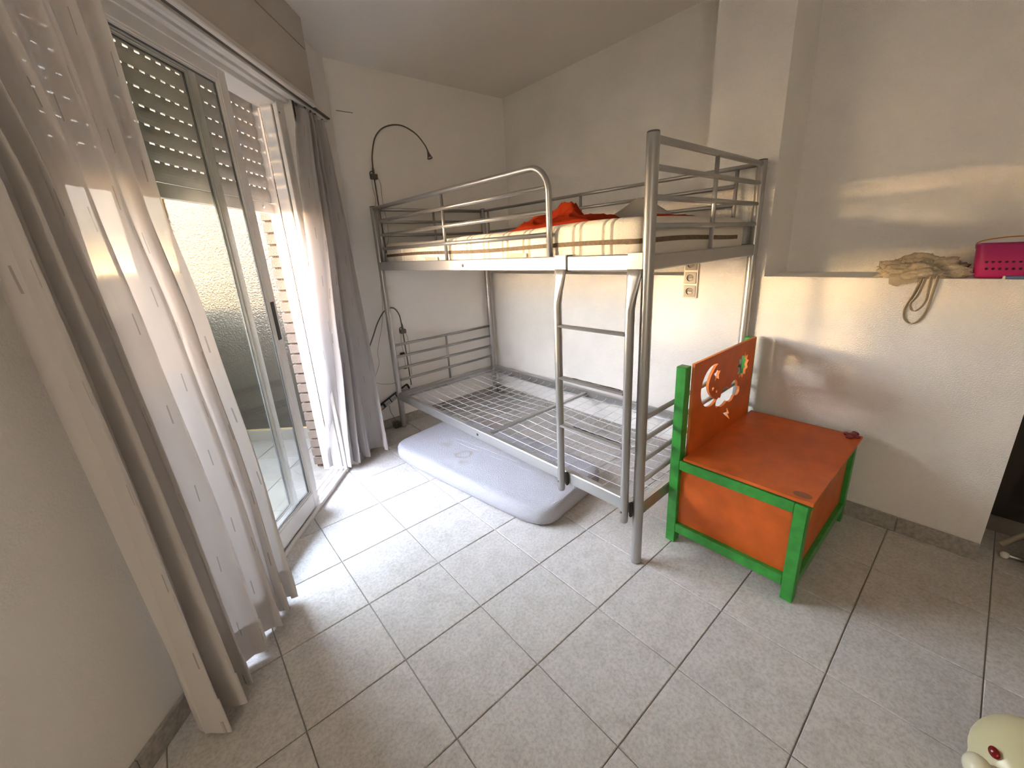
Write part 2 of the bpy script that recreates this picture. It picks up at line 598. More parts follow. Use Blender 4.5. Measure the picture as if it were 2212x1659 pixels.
# floor: a bedding slab with every tile on it
t_df = (YF + 0.35 * sin(WA)) / cos(WA)
t_db = (YB + 0.35 * sin(WA)) / cos(WA)
fl = MB().prism([wall_xy(t_db, 0.30), (2.9, YB), (2.9, YF), wall_xy(t_df, 0.30)], -0.03, -0.0045)
floor = obj('floor', fl, M_GROUT)
struct(floor, 'speckled pale grey square floor tiles across the bedroom', 'floor')
TX, TY = 0.31, 0.30829
def tile_mesh(x0, y0, x1, y1):
    b = MB()
    b.box((x0, y0, -0.012), (x1, y1, 0.0))
    top = [e for e in b.bm.edges if all(abs(v.co.z) < 1e-6 for v in e.verts)]
    bmesh.ops.bevel(b.bm, geom=top, offset=0.0018, segments=1, affect='EDGES')
    return b
g = 0.0016
full_tile = tile_mesh(g, g, TX - g, TY - g).mesh('floor_tile')
full_tile.materials.append(M_TILE)
n_tiles = 0
for i in range(-4, 9):
    for j in range(-6, 11):
        x0, y1 = i * TX, -j * TY
        y0, x1 = y1 - TY, x0 + TX
        cs = [(x0, y0), (x1, y0), (x1, y1), (x0, y1)]
        cv = [x * NW.x + y * NW.y for x, y in cs]
        if max(cv) < 0.37 or y0 > YF or x0 > (2.19 if y1 > -2.5 else 2.62) or y1 < -3.2 and x0 < 0.9:
            continue
        if x0 < -0.9 and y0 < -2.4:
            continue
        if min(cv) > 0.36 and y1 < YF and (x1 < 2.2 or y1 < -2.4):
            piece('tile', full_tile, (x0, y0, 0), None, floor)
        else:
            b = tile_mesh(x0 + g, y0 + g, x1 - g, y1 - g)
            for co, no in (((W(0, 0.356, 0)), -NW), (Vector((0, YF, 0)), Vector((0, 1, 0)))) + (((Vector((2.2, 0, 0)), Vector((1, 0, 0))),) if y0 > -2.43 else ()):
                bmesh.ops.bisect_plane(b.bm, geom=b.bm.verts[:] + b.bm.edges[:] + b.bm.faces[:], plane_co=co, plane_no=no, clear_outer=True)
                ed = [e for e in b.bm.edges if e.is_boundary]
                if ed:
                    bmesh.ops.holes_fill(b.bm, edges=ed, sides=0)
            if len(b.bm.faces) > 3:
                obj('tile', b, M_TILE, floor)
            else:
                b.bm.free()
        n_tiles += 1

# ceiling
ce = MB().prism([wall_xy(t_back - .3, 0.12), (2.9, YB - .12), (2.9, YF + .12), wall_xy(t_far + .3, 0.12)], ZC, ZC + 0.12)
struct(obj('ceiling', ce, M_CEIL), 'plain off-white painted ceiling', 'ceiling')
# far wall
fw = MB().box((0.965, YF, -0.03), (3.0, YF + 0.12, ZC))
struct(obj('wall_far', fw, M_WALL), 'white plaster wall at the head of the bunk bed', 'wall')
# right wall: low wall with ledge, pier, two recesses, dark opening under the ledge
rw = MB()
rw.box((XR, -2.42, -0.03), (2.9, YF, LED))
rw.box((XR, -1.535, LED), (2.9, -1.213, ZC))
rw.box((XREC, -1.213, LED), (2.9, YF, ZC))
rw.box((XNI, YB, LED), (2.9, -1.535, ZC))
rw.box((XR, YB, LED - 0.07), (2.9, -2.42, LED))
wr = obj('wall_right', rw, M_WALLR)
struct(wr, 'rough white plaster wall beside the bed with a ledge, a pier and a niche', 'wall')
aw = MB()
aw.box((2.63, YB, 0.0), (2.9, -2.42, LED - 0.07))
struct(obj('wall_alcove', aw, M_ALCSHADE), 'back of the opening under the right ledge, coloured dark for its deep shade', 'wall')
# back wall behind the camera
bw = MB().box((-4.2, YB - 0.12, -0.03), (3.0, YB, ZC))
struct(obj('wall_back', bw, M_WALL), 'plain wall behind the viewer', 'wall')
# window wall
TL, TR, ZH = -0.72, 0.60, 2.06
ww = MB()
wbox(ww, t_back - 0.4, TL, 0.10, CW, -0.03, ZC)
wbox(ww, TR, t_far + 0.25, 0.30, CW, -0.03, ZC)
wbox(ww, 0.62, t_far + 0.25, 0.24, 0.30, -0.03, ZC)
wbox(ww, TL, TR, 0.10, CW, ZH, ZC)
wbox(ww, 0.66, t_far + 0.25, 0.12, 0.24, -0.03, ZC)
wl = obj('wall_left', ww, M_WALL)
struct(wl, 'white plaster wall with the balcony door opening', 'wall')
# shutter box over the door
sb = MB()
wbox(sb, -2.2, 0.70, CW, 0.478, ZH, 2.2995, 0.002)
wbox(sb, -2.2, 0.70, CW, 0.478, 2.3035, ZC, 0.002)
wbox(sb, -2.2, 0.699, CW, 0.470, 2.299, 2.304)
tb = obj('trim_1', sb, M_BOX)
struct(tb, 'long painted roller shutter box above the balcony door', 'shutter box')
cn = MB()
wbox(cn, -2.2, 0.70, 0.462, 0.486, ZH - 0.012, ZH + 0.012, 0.004)
obj('moulding', cn, M_RAIL, tb)
tk = MB()
wbox(tk, -2.2, 0.92, 0.425, 0.447, ZH - 0.02, ZH, 0.002)
rail = obj('trim_2', tk, M_RAIL)
struct(rail, 'white curtain track under the shutter box', 'curtain track')
gr = MB()
wbox(gr, -2.2, 0.92, 0.4475, 0.462, ZH - 0.008, ZH - 0.001)
obj('groove', gr, M_GROOVE, rail)
# skirting tiles
def skirting(name, label, segs):
    root = None
    for k, (a, b_, n_) in enumerate(segs):
        a, b_, n_ = Vector(a), Vector(b_), Vector(n_)
        d = (b_ - a)
        L = d.length
        d.normalize()
        mb = MB()
        mb.obox(a, d, n_, ZZ, (0.0008, 0.0, 0.0), (L - 0.0008, 0.0115, 0.072), 0.002)
        if root is None:
            root = obj(name, mb, M_BASE)
            struct(root, label, 'baseboard')
        else:
            obj('tile', mb, M_BASE, root)
segs = []
y = YF - 0.0115
while y > -2.419:
    y2 = max(y - TY, -2.42)
    segs.append(((XR, y, 0), (XR, y2, 0), (-1, 0, 0)))
    y = y2
skirting('baseboard_right', 'grey skirting tiles along the right wall', segs)
segs = []
x = XR - 0.0115
while x > 0.98:
    x2 = max(x - TX, 0.97)
    segs.append(((x, YF, 0), (x2, YF, 0), (0, -1, 0)))
    x = x2
skirting('baseboard_far', 'grey skirting tiles behind the head of the bed', segs)
segs = []
t = TL - 0.01
while t > -2.6:
    segs.append((W(t, CW, 0), W(t - 0.31, CW, 0), NW))
    t -= 0.31
skirting('baseboard_left', 'grey skirting tiles beside the left curtain', segs)
mb = MB()
obj_sk = mb.obox(W(TR + 0.005, CW, 0), DW, NW, ZZ, (0, 0, 0), (t_far - TR - 0.02, 0.0115, 0.072), 0.002)
struct(obj('baseboard_window', mb, M_BASE), 'grey skirting tile between the door and the far corner', 'baseboard')

# ------------------------------------------------------------------ sliding door
fr = MB()
wbox(fr, TL, TR, 0.245, 0.358, -0.02, 0.012, 0.002)                     # sill
for c in (0.262, 0.298, 0.334):
    wbox(fr, TL, TR, c - 0.004, c + 0.004, 0.012, 0.028)
wbox(fr, TL, TR, 0.350, 0.358, 0.012, 0.024)
door = obj('door_1', fr, M_ALU)
struct(door, 'white aluminium sliding balcony door pushed to the left', 'door')
f2 = MB()
wbox(f2, TL, TR, 0.245, 0.358, 2.022, ZH, 0.002)
wbox(f2, TL, TR, 0.358, 0.385, 2.045, ZH, 0.002)
obj('door_head', f2, M_ALU, door)
f3 = MB()
wbox(f3, 0.527, TR, 0.274, 0.328, -0.02, 2.03, 0.002)
obj('door_jamb', f3, M_ALU, door)
f3c = MB()
wbox(f3c, 0.516, 0.548, 0.342, 0.362, -0.02, 2.03, 0.002)
obj('door_jamb', f3c, M_ALU, door)
f3d = MB()
wbox(f3d, 0.548, TR, 0.328, 0.356, -0.02, 2.03)
obj('jamb_filler', f3d, M_WALL, door)
f3b = MB()
wbox(f3b, 0.540, 0.548, 0.328, 0.342, 0.03, 2.02)
obj('gasket', f3b, M_ALUD, door)
sc_ = MB().lathe([(0.0, 0.002), (0.004, 0.0018), (0.005, 0.0)], W(0.531, 0.362, 1.985), NW, 12)
obj('bolt', sc_, M_ALUD, door)
f4 = MB()
wbox(f4, TL, TL + 0.05, 0.274, 0.362, -0.02, 2.03, 0.002)
obj('door_jamb', f4, M_ALU, door)
def sash(t0, t1, c1, swl, swr, handle):
    z0, z1 = 0.032, 2.034
    c0 = c1 - 0.022
    s = MB()
    wbox(s, t0, t0 + swl, c0, c1, z0, z1, 0.002)
    wbox(s, t1 - swr, t1, c0, c1, z0, z1, 0.002)
    wbox(s, t0 + swl, t1 - swr, c0, c1, z0, z0 + 0.088, 0.002)
    wbox(s, t0 + swl, t1 - swr, c0, c1, z1 - 0.055, z1, 0.002)
    so = obj('sash', s, M_ALU, door)
    a, b_ = t0 + swl, t1 - swr
    zb, zt = z0 + 0.088, z1 - 0.055
    for k, (w_, cc) in enumerate(((0.007, c1 - 0.003), (0.013, c1 - 0.008))):
        be = MB()
        wbox(be, a, a + w_, c0 + 0.006, cc, zb, zt)
        wbox(be, b_ - w_, b_, c0 + 0.006, cc, zb, zt)
        wbox(be, a + w_, b_ - w_, c0 + 0.006, cc, zb, zb + w_)
        wbox(be, a + w_, b_ - w_, c0 + 0.006, cc, zt - w_, zt)
        obj('glazing_bead', be, M_ALU, so)
    ga = MB()
    w0, w1 = 0.013, 0.0165
    for q in ((a + w0, a + w1, zb + w0, zt - w0), (b_ - w1, b_ - w0, zb + w0, zt - w0), (a + w1, b_ - w1, zb + w0, zb + w1), (a + w1, b_ - w1, zt - w1, zt - w0)):
        wbox(ga, q[0], q[1], c0 + 0.006, c1 - 0.0095, q[2], q[3])
    obj('gasket', ga, M_ALUD, so)
    gl = MB()
    wbox(gl, a + 0.005, b_ - 0.005, c1 - 0.0145, c1 - 0.0115, zb + 0.005, zt - 0.005)
    obj('glass_pane', gl, M_GLASS, so)
    if handle:
        h = MB()
        wbox(h, t1 - 0.045, t1 - 0.018, c1 - 0.002, c1 + 0.0025, 0.935, 1.112, 0.001)
        obj('handle', h, M_BLACK, so)
    else:
        il = MB()
        wbox(il, t1, t1 + 0.005, c0 + 0.004, c1 - 0.004, z0, z1)
        obj('gasket', il, M_ALUD, so)
sash(-0.50, 0.156, 0.351, 0.05, 0.05, True)
sash(-0.66, 0.040, 0.306, 0.05, 0.036, False)

# roller shutter: every slat on its own
sh = thing('roller_shutter', 'half lowered grey roller shutter with light slots outside the balcony door', 'shutter', W(-0.06, 0.2, 1.53))
ST0, ST1 = -0.70, 0.597
PITCH = 0.0588
zt = 2.066
def slat_mesh(h, first=True):
    s = MB()
    n = 6
    prof = []
    for k in range(n + 1):
        a = k / n
        prof.append((0.196 + 0.0045 * sin(pi * a), (a - 1.0) * h))
    prof2 = [(0.188, -h), (0.188, 0.0)]
    poly = prof + [(0.188, 0.0), (0.188, -h)]
    a_ = [s.bm.verts.new(W(ST0, c, z)) for c, z in poly]
    b_ = [s.bm.verts.new(W(ST1, c, z)) for c, z in poly]
    m = len(poly)
    for i in range(m):
        s.bm.faces.new((a_[i], a_[(i + 1) % m], b_[(i + 1) % m], b_[i]))
    s.bm.faces.new(a_)
    s.bm.faces.new(list(reversed(b_)))
    return s
slm = slat_mesh(0.0515)
# hinge webs between slots hang below each slat
t = ST0
k = 0
while t < ST1 - 0.001:
    wbox(slm, t, min(t + 0.0235, ST1), 0.1895, 0.1935, -0.0592, -0.0515)
    t += 0.0455
slat_me = slm.mesh('slat')
slat_me.materials.append(M_SLAT)
z = zt + 0.056
zs = []
while z > 1.66:
    zs.append(z)
    z -= PITCH
for z in zs:
    piece('slat', slat_me, (0, 0, z), None, sh)
zb = zs[-1] - PITCH
last = slat_mesh(zb - 1.586).mesh('slat')
last.materials.append(M_SLAT)
piece('slat', last, (0, 0, zb), None, sh)
bt = MB()
wbox(bt, ST0, ST1, 0.185, 0.203, 1.530, 1.583, 0.003)
bo = obj('bottom_bar', bt, M_SLAT, sh)
bl = MB()
bl.lathe([(0.0, 0.004), (0.006, 0.004), (0.008, 0.0), (0.008, -0.002)], W(0.50, 0.203, 1.560), NW, 14)
obj('bolt', bl, M_ALU, bo)
for ta, tb2 in ((0.598, 0.618), (TL - 0.002, TL + 0.018)):
    obj('guide', wbox(MB(), ta, tb2, 0.175, 0.224, -0.02, 2.3, 0.002), M_ALU, sh)

# shutter pull strap
st = MB()
st.ribbon([W(0.607, 0.404, z) for z in (2.06, 1.6, 1.1)], DW, 0.014, 0.0015)
so = tag(obj('shutter_strap', st, M_GROOVE), 'thin dark shutter pull strap beside the right curtain', 'strap')

# ------------------------------------------------------------------ balcony
bf = MB()
wbox(bf, -4.0, 3.2, -1.35, 0.24, -0.22, -0.034)
balc = obj('floor_balcony', bf, M_MORT)
struct(balc, 'pale tiled balcony floor outside the door', 'floor')
bt_m = MB().obox(O0, DW, NW, ZZ, (0.0012, 0.0012, -0.034), (0.31 - 0.0012, 0.31 - 0.0012, -0.022), 0.0015).mesh('balcony_tile')
bt_m.materials.append(M_BTILE)
for i in range(-7, 4):
    for j in range(4):
        if i == 3 and False:
            continue
        v = W(0.17 + i * 0.31, -1.0 + j * 0.31, 0)
        piece('tile', bt_m, v, None, balc)
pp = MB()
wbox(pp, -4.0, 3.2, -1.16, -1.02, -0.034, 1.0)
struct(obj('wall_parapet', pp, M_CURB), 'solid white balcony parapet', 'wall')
ew = MB()
wbox(ew, 2.6, 2.75, -1.16, 0.12, -0.034, 2.8)  # unseen wall added to keep sky off the back of the screen
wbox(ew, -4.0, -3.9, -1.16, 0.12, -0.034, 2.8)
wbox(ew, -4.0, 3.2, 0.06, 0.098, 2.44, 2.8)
struct(obj('wall_balcony_end_and_block', ew, M_CURB), 'balcony end walls, one put in unseen to block sky behind the screen', 'wall')
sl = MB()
wbox(sl, -4.0, 3.2, -1.16, 0.12, 2.80, 3.0)  # out of view, height chosen to hold back sky light
struct(obj('ceiling_balcony_shade', sl, M_CURB), 'unseen slab over the balcony, its height set to limit the sky light', 'ceiling')
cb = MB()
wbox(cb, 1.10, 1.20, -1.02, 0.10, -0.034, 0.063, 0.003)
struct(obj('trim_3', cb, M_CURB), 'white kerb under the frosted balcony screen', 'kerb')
scr = thing('privacy_screen', 'tall yellowish frosted glass screen at the end of the balcony', 'screen', W(1.12, -0.35, 0.063))
pn = MB()
wbox(pn, 1.112, 1.120, -0.772, 0.095, 0.070, 2.50)
obj('frosted_pane', pn, M_FROST, scr)
gf = MB()
wbox(gf, 1.102, 1.130, -0.782, -0.772, 0.064, 2.515)
wbox(gf, 1.102, 1.130, -0.772, 0.095, 0.064, 0.072)
obj('edge_profile', gf, M_GOLD, scr)
# brick jamb: each brick
bj = MB()
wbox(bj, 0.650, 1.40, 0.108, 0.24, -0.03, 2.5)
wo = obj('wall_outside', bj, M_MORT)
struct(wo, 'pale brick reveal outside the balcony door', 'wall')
bmesh_head = MB().obox(O0, DW, NW, ZZ, (0, 0, 0), (0.115, 0.142, 0.0535), 0.003).mesh('brick')
bmesh_str = MB().obox(O0, DW, NW, ZZ, (0, 0, 0), (0.235, 0.05, 0.0535), 0.003).mesh('brick')
bmesh_head.materials.append(M_BRICK)
bmesh_str.materials.append(M_BRICK)
z = 0.0
k = 0
while z < 1.75:
    j = (random.random() - 0.5) * 0.004
    piece('brick', bmesh_head, W(0.632 + j, 0.100 + j * 0.5, z), None, wo)
    if z < 1.7:
        for q in range(2):
            piece('brick', bmesh_str, W(0.755 + q * 0.243 - (k % 2) * 0.0, 0.100 + j * .5, z), None, wo)
    z += 0.0627
    k += 1

# ================================================================== CURTAINS
def lerp_tab(tab, z):
    """tab: list of (z, value tuple), z descending"""
    if z >= tab[0][0]:
        return Vector(tab[0][1])
    for (za, a), (zb_, b_) in zip(tab, tab[1:]):
        if z >= zb_:
            u = (za - z) / (za - zb_)
            u = u * u * (3 - 2 * u) * 0.5 + u * 0.5
            return Vector(a).lerp(Vector(b_), u)
    return Vector(tab[-1][1])

def curtain(mcl, name, label, left, right, ztop, zbot, folds, amp_tab, phase, seed, bottom_jit=0.02, nu=150, nv=46, hemh=0.13):
    me_o = None
    rnd = random.Random(seed)
    ph = [rnd.uniform(-0.5, 0.5) for _ in range(folds * 2 + 4)]
    am = [rnd.uniform(0.65, 1.25) for _ in range(folds * 2 + 4)]
    def pt(u, v, off=0.0):
        z = ztop + (zbot - ztop) * v
        L, R = lerp_tab(left, z), lerp_tab(right, z)
        p = L.lerp(R, u)
        amp = lerp_tab([(a, (b, 0, 0)) for a, b in amp_tab], z).x
        ff = u * folds + phase + 0.25 * sin(u * 9 + seed) + 0.10 * sin(v * 3.1 + u * 5 + seed)
        k = int(math.floor(ff)) % len(am)
        k2 = (k + 1) % len(am)
        fr_ = ff - math.floor(ff)
        a = am[k] * (1 - fr_) + am[k2] * fr_
        s = sin(2 * pi * ff)
        s = math.copysign(abs(s) ** 0.8, s)
        # second, finer crease
        s2 = 0.22 * sin(2 * pi * ff * 2.3 + ph[k] * 4 + v * 2.0)
        d = (R - L)
        dn = Vector((-d.y, d.x, 0))
        dn = dn.normalized() if dn.length > 0 else Vector((0, 1, 0))
        if dn.y < 0:
            dn = -dn
        along = Vector((d.x, d.y, 0)).normalized()
        q = p + dn * (amp * (a * s + s2)) + along * (amp * 0.45 * cos(2 * pi * ff) * a)
        q = q + dn * off
        zz = z
        if v > 0.9:
            zz = z + (v - 0.9) * 10 * bottom_jit * (0.5 + 0.5 * sin(u * 17 + seed))
        return W(q.x, q.y, zz)
    def build(v0, v1, n_v, off):
        bm = bmesh.new()
        uvl = bm.loops.layers.uv.new('UVMap')
        grid = []
        for j in range(n_v + 1):
            v = v0 + (v1 - v0) * j / n_v
            grid.append([(bm.verts.new(pt(i / nu, v, off)), (i / nu, 1 - v)) for i in range(nu + 1)])
        for j in range(n_v):
            for i in range(nu):
                q = (grid[j][i], grid[j + 1][i], grid[j + 1][i + 1], grid[j][i + 1])
                f = bm.faces.new([a for a, _ in q])
                f.smooth = True
                for lp, (_, uv) in zip(f.loops, q):
                    lp[uvl].uv = uv
        me = bpy.data.meshes.new(name)
        bm.to_mesh(me)
        bm.free()
        return me
    mid = pt(0.5, 1.0)
    root = thing(name, label, 'curtain', (mid.x, mid.y, 0), 'sheer curtains at the balcony door')
    link('cloth', build(0, 1, nv, 0.0), mcl, root)
    hv = 1 - hemh / (ztop - zbot)
    link('hem', build(hv, 1.0, 6, 0.0035), mcl, root)
    link('header', build(0.0, 0.075 / (ztop - zbot) * 1.0, 4, 0.004), mcl, root)
    return root, pt
cr, ptr = curtain(M_CURT, 'curtain', 'bunched sheer white curtain with dashed weave at the right of the balcony door',
    [(2.03, (0.585, 0.436, 0)), (1.75, (0.50, 0.436, 0)), (1.45, (0.445, 0.44, 0)), (0.8, (0.435, 0.39, 0)), (0.0, (0.492, 0.30, 0))],
    [(2.03, (0.865, 0.436, 0)), (1.45, (0.855, 0.455, 0)), (0.8, (0.80, 0.49, 0)), (0.0, (0.765, 0.52, 0))],
    2.03, 0.035, 4, [(2.03, 0.012), (1.9, 0.026), (1.3, 0.036), (0.5, 0.045), (0.0, 0.052)], 0.62, 3, 0.0)
cl, ptl = curtain(M_CURT2, 'curtain', 'wide sheer white curtain hanging nearest the viewer at the left of the balcony door',
    [(2.03, (-1.06, 0.436, 0)), (1.45, (-0.95, 0.47, 0)), (0.7, (-0.955, 0.505, 0)), (0.0, (-0.965, 0.53, 0))],
    [(2.03, (-0.50, 0.436, 0)), (1.45, (-0.505, 0.436, 0)), (1.1, (-0.47, 0.445, 0)), (0.5, (-0.45, 0.47, 0)), (0.0, (-0.475, 0.495, 0))],
    2.03, 0.008, 6, [(2.03, 0.014), (1.8, 0.022), (1.2, 0.03), (0.5, 0.036), (0.0, 0.042)], 0.1, 11, 0.015)
hook_me = MB().lathe([(0.0, 0.0), (0.005, 0.002), (0.005, 0.012), (0.0, 0.016)], (0, 0, 0), ZZ, 8).mesh('hook')
hook_me.materials.append(M_GROOVE)
for u in (0.02, 0.2, 0.4, 0.6, 0.8, 0.98):
    q = ptr(u, 0.0)
    piece('hook', hook_me, (q.x, q.y, 2.024), None, cr)

# ================================================================== BUNK BED
PH = 0.0222
BU = Vector((cos(PH), sin(PH), 0))
BV = Vector((-sin(PH), cos(PH), 0))
P0 = Vector((1.231, -1.503, 0))
WB, LB, HB = 0.933, 2.052, 1.602
def B(a, b, z):
    v = P0 + BU * a + BV * b
    return Vector((v.x, v.y, z))
def bbox(mb, a0, a1, b0, b1, z0, z1, bev=0.0):
    return mb.obox(P0, BU, BV, ZZ, (a0, b0, z0), (a1, b1, z1), bev)
bed = thing('bunk_bed', 'silver metal bunk bed with ladder along the right wall', 'bed', B(WB / 2, LB / 2, 0))
PR = 0.0205
for a in (0, WB):
    for b in (0, LB):
        p = MB().tube([B(a, b, 0.0), B(a, b, 0.012), B(a, b, HB - 0.004), B(a, b, HB)], [PR * .96, PR, PR, PR * 0.93], 20)
        po = obj('post', p, M_STEEL, bed)
        cp = MB().lathe([(0.0, 0.004), (PR * 0.9, 0.003), (PR * 0.97, 0.0), (PR * 0.97, -0.008)], B(a, b, HB), ZZ, 20)
        obj('post_cap', cp, M_LAMP, po)
# beams (front/rear, both levels) - thin square tubes with a wire ledge
def beam(lo, hi, name):
    mb = MB()
    bbox(mb, *lo, *hi) if False else None
    return mb
for (za, zb_) in ((0.226, 0.284), (1.188, 1.244)):
    for a in (-0.0155, WB - 0.0155):
        mb = MB()
        bbox(mb, a, a + 0.031, PR * 0.9, LB - PR * 0.9, za, zb_, 0.004)
        o = obj('side_beam', mb, M_STEEL, bed)
        inn = MB()
        ai = a + 0.031 if a < 0.4 else a - 0.016
        bbox(inn, ai, ai + 0.016, 0.03, LB - 0.03, za + 0.004, za + 0.010)
        obj('ledge', inn, M_STEEL, o)
    for b in (-0.0125, LB - 0.0125):
        mb = MB()
        bbox(mb, PR * 0.9, WB - PR * 0.9, b, b + 0.025, za + 0.001, zb_ - 0.003, 0.004)
        obj('end_beam', mb, M_STEEL, bed)
# head and foot rails
for b in (0, LB):
    for z in (1.594, 1.506, 1.418, 1.330, 0.645, 0.556, 0.466, 0.374):
        r_ = 0.0115 if z in (1.594,) else 0.0098
        zz = z - (0.008 if z > 1.59 else 0)
        obj('end_rail', MB().tube([B(PR * .8, b, zz), B(WB - PR * .8, b, zz)], r_, 12), M_STEEL, bed)
    obj('end_upright', MB().tube([B(WB / 2, b, 1.236), B(WB / 2, b, 1.580)], 0.0085, 10), M_STEEL, bed)
    obj('end_upright', MB().tube([B(WB / 2, b, 0.276), B(WB / 2, b, 0.640)], 0.0085, 10), M_STEEL, bed)
# front guard: bent top rail down to the beam, three rails, uprights
gp = [B(0, LB - 0.02, 1.588), B(0, 0.60, 1.588)]
gp = [B(0, LB - 0.018, 1.588)] + [B(0, b, 1.588) for b in (1.6, 1.0, 0.56)]
for k in range(1, 9):
    a = k / 8 * pi / 2
    gp.append(B(0, 0.545 - 0.10 * sin(a), 1.488 + 0.10 * cos(a)))
gp += [B(0, 0.445, 1.36), B(0, 0.445, 1.240)]
obj('guard_rail', MB().tube(gp, 0.0125, 12), M_STEEL, bed)
for z in (1.507, 1.417, 1.330):
    obj('guard_rail', MB().tube([B(0, 0.450, z), B(0, LB - 0.075, z)], 0.0098, 12), M_STEEL, bed)
obj('guard_upright', MB().tube([B(0, 1.213, 1.238), B(0, 1.213, 1.578)], 0.0088, 10), M_STEEL, bed)
obj('guard_upright', MB().tube([B(0, LB - 0.070, 1.238), B(0, LB - 0.070, 1.580)], 0.0105, 10), M_STEEL, bed)
# rear guard
for z in (1.592, 1.507, 1.424):
    e0, e1 = (0.018, LB - 0.018) if z > 1.55 else (0.105, 1.985)
    obj('rear_rail', MB().tube([B(WB, e0, z - (0.006 if z > 1.55 else 0)), B(WB, e1, z - (0.006 if z > 1.55 else 0))], 0.0098, 12), M_STEEL, bed)
for b in (0.104, 1.040, 1.985):
    obj('rear_upright', MB().tube([B(WB, b, 1.238), B(WB, b, 1.582)], 0.0088, 10), M_STEEL, bed)
# wire bases: both levels; each half is one welded mat of wire
def wires(zc, sag):
    w_ = MB()
    halves = ((0.035, 0.972), (1.008, LB - 0.035))
    for (b0, b1) in halves:
        a = 0.085
        while a < WB - 0.05:
            pts = []
            for k in range(13):
                u = k / 12
                s = sag * math.sin(pi * u) * math.sin(pi * a / WB)
                pts.append(B(a, b0 + (b1 - b0) * u, zc - s))
            w_.tube(pts, 0.00175, 5, cap=False)
            a += 0.0765
        b = b0 + 0.012
        while b < b1:
            u = (b - b0) / (b1 - b0)
            pts = [B(0.012, b, zc + 0.006)]
            for k in range(9):
                q = k / 8
                s = sag * math.sin(pi * u) * math.sin(pi * q)
                pts.append(B(0.028 + (WB - 0.056) * q, b, zc - 0.0035 - s))
            pts.append(B(WB - 0.012, b, zc + 0.006))
            w_.tube(pts, 0.00175, 5, cap=False)
            b += 0.0765
    o = obj('wire_base', w_, M_WIRE, bed)
    o['kind'] = 'stuff'
    cbm = MB()
    bbox(cbm, 0.0155, WB - 0.0155, 0.978, 1.002, zc - 0.008, zc + 0.010, 0.002)
    obj('cross_bar', cbm, M_STEEL, bed)
wires(0.262, 0.022)
wires(1.206, 0.004)
# bolts
bo_me = MB().lathe([(0.0, 0.0035), (0.0065, 0.003), (0.0085, 0.0)], (0, 0, 0), -BU, 14)
bo_me = bo_me.mesh('bolt')
bo_me.materials.append(M_STEELD)
for (a, b, z) in ((-0.0157, 1.047, 0.255), (-0.0157, 1.047, 1.214)):
    piece('bolt', bo_me, B(a, b, z), None, bed)
bo2 = MB().lathe([(0.0, 0.002), (0.004, 0.0015), (0.0045, 0.0)], (0, 0, 0), (BU - BV * 0.6), 12).mesh('bolt')
bo2.materials.append(M_STEELD)
d_ = (BU - BV * 0.6).normalized()
for z in (1.596 - 0.03, 1.235, 1.200, 0.272, 0.150 + .05):
    v = B(0, 0, z) + d_ * PR * 0.99
    piece('bolt', bo2, v, None, bed)
# ladder: two stiles that flatten into hooks over the upper beam, three flat rungs
LA = -0.037
for (b, hb0, hb1) in ((0.376, 0.344, 0.402), (0.040, 0.008, 0.066)):
    s = MB()
    bm = s.bm
    seg = 16
    R_ = 0.0165
    prof = [(0.196, 0), (0.203, 0), (1.06, 0), (1.10, .25), (1.14, .6), (1.17, .85), (1.195, 1.0)]
    rings = []
    for (z, fl_) in prof:
        ring = []
        for k in range(seg):
            an = 2 * pi * k / seg
            ca, sa = cos(an), sin(an)
            rr = R_ * (0.9 if z < 0.2 else 1)
            # round tube
            pa, pb = LA + rr * ca, b + rr * sa
            # flattened: a thin plate lying against the beam
            m_ = max(abs(ca), abs(sa))
            qa = -0.0155 - 0.0025 - 0.0022 + 0.0022 * (ca / m_)
            qb = (hb0 + hb1) / 2 + (hb1 - hb0) / 2 * (sa / m_)
            ring.append(bm.verts.new(B(pa + (qa - pa) * fl_, pb + (qb - pb) * fl_, z)))
        rings.append(ring)
    for A_, B_ in zip(rings, rings[1:]):
        for k in range(seg):
            f = bm.faces.new((A_[k], A_[(k + 1) % seg], B_[(k + 1) % seg], B_[k]))
            f.smooth = True
    bm.faces.new(list(reversed(rings[0])))
    bm.faces.new(rings[-1])
    so_ = obj('ladder_stile', s, M_STEEL, bed)
    h = MB()
    bbox(h, -0.0205, -0.0157, hb0, hb1, 1.192, 1.2485, 0.001)
    bbox(h, -0.0205, 0.0195, hb0, hb1, 1.2445, 1.2490, 0.001)
    bbox(h, 0.0157, 0.0195, hb0, hb1, 1.205, 1.2485, 0.001)
    obj('hook', h, M_STEEL, so_)
    cl_ = MB()
    bbox(cl_, -0.0185, -0.0157 + .034, hb0 - 0.005, hb0 - 0.0015, 1.186, 1.247)
    obj('strap', cl_, M_BARE, so_)
    pg = MB()
    bbox(pg, -0.030, -0.0157, b - 0.028, b - 0.0165, 0.222, 0.288, 0.003)
    obj('bracket', pg, M_BARE, so_)
    bo_ = MB().lathe([(0.0, 0.0016), (0.0045, 0.001), (0.005, 0.0)], B(LA - 0.0162, b + 0.004, 0.245), -BU, 12)
    obj('bolt', bo_, M_STEELD, so_)
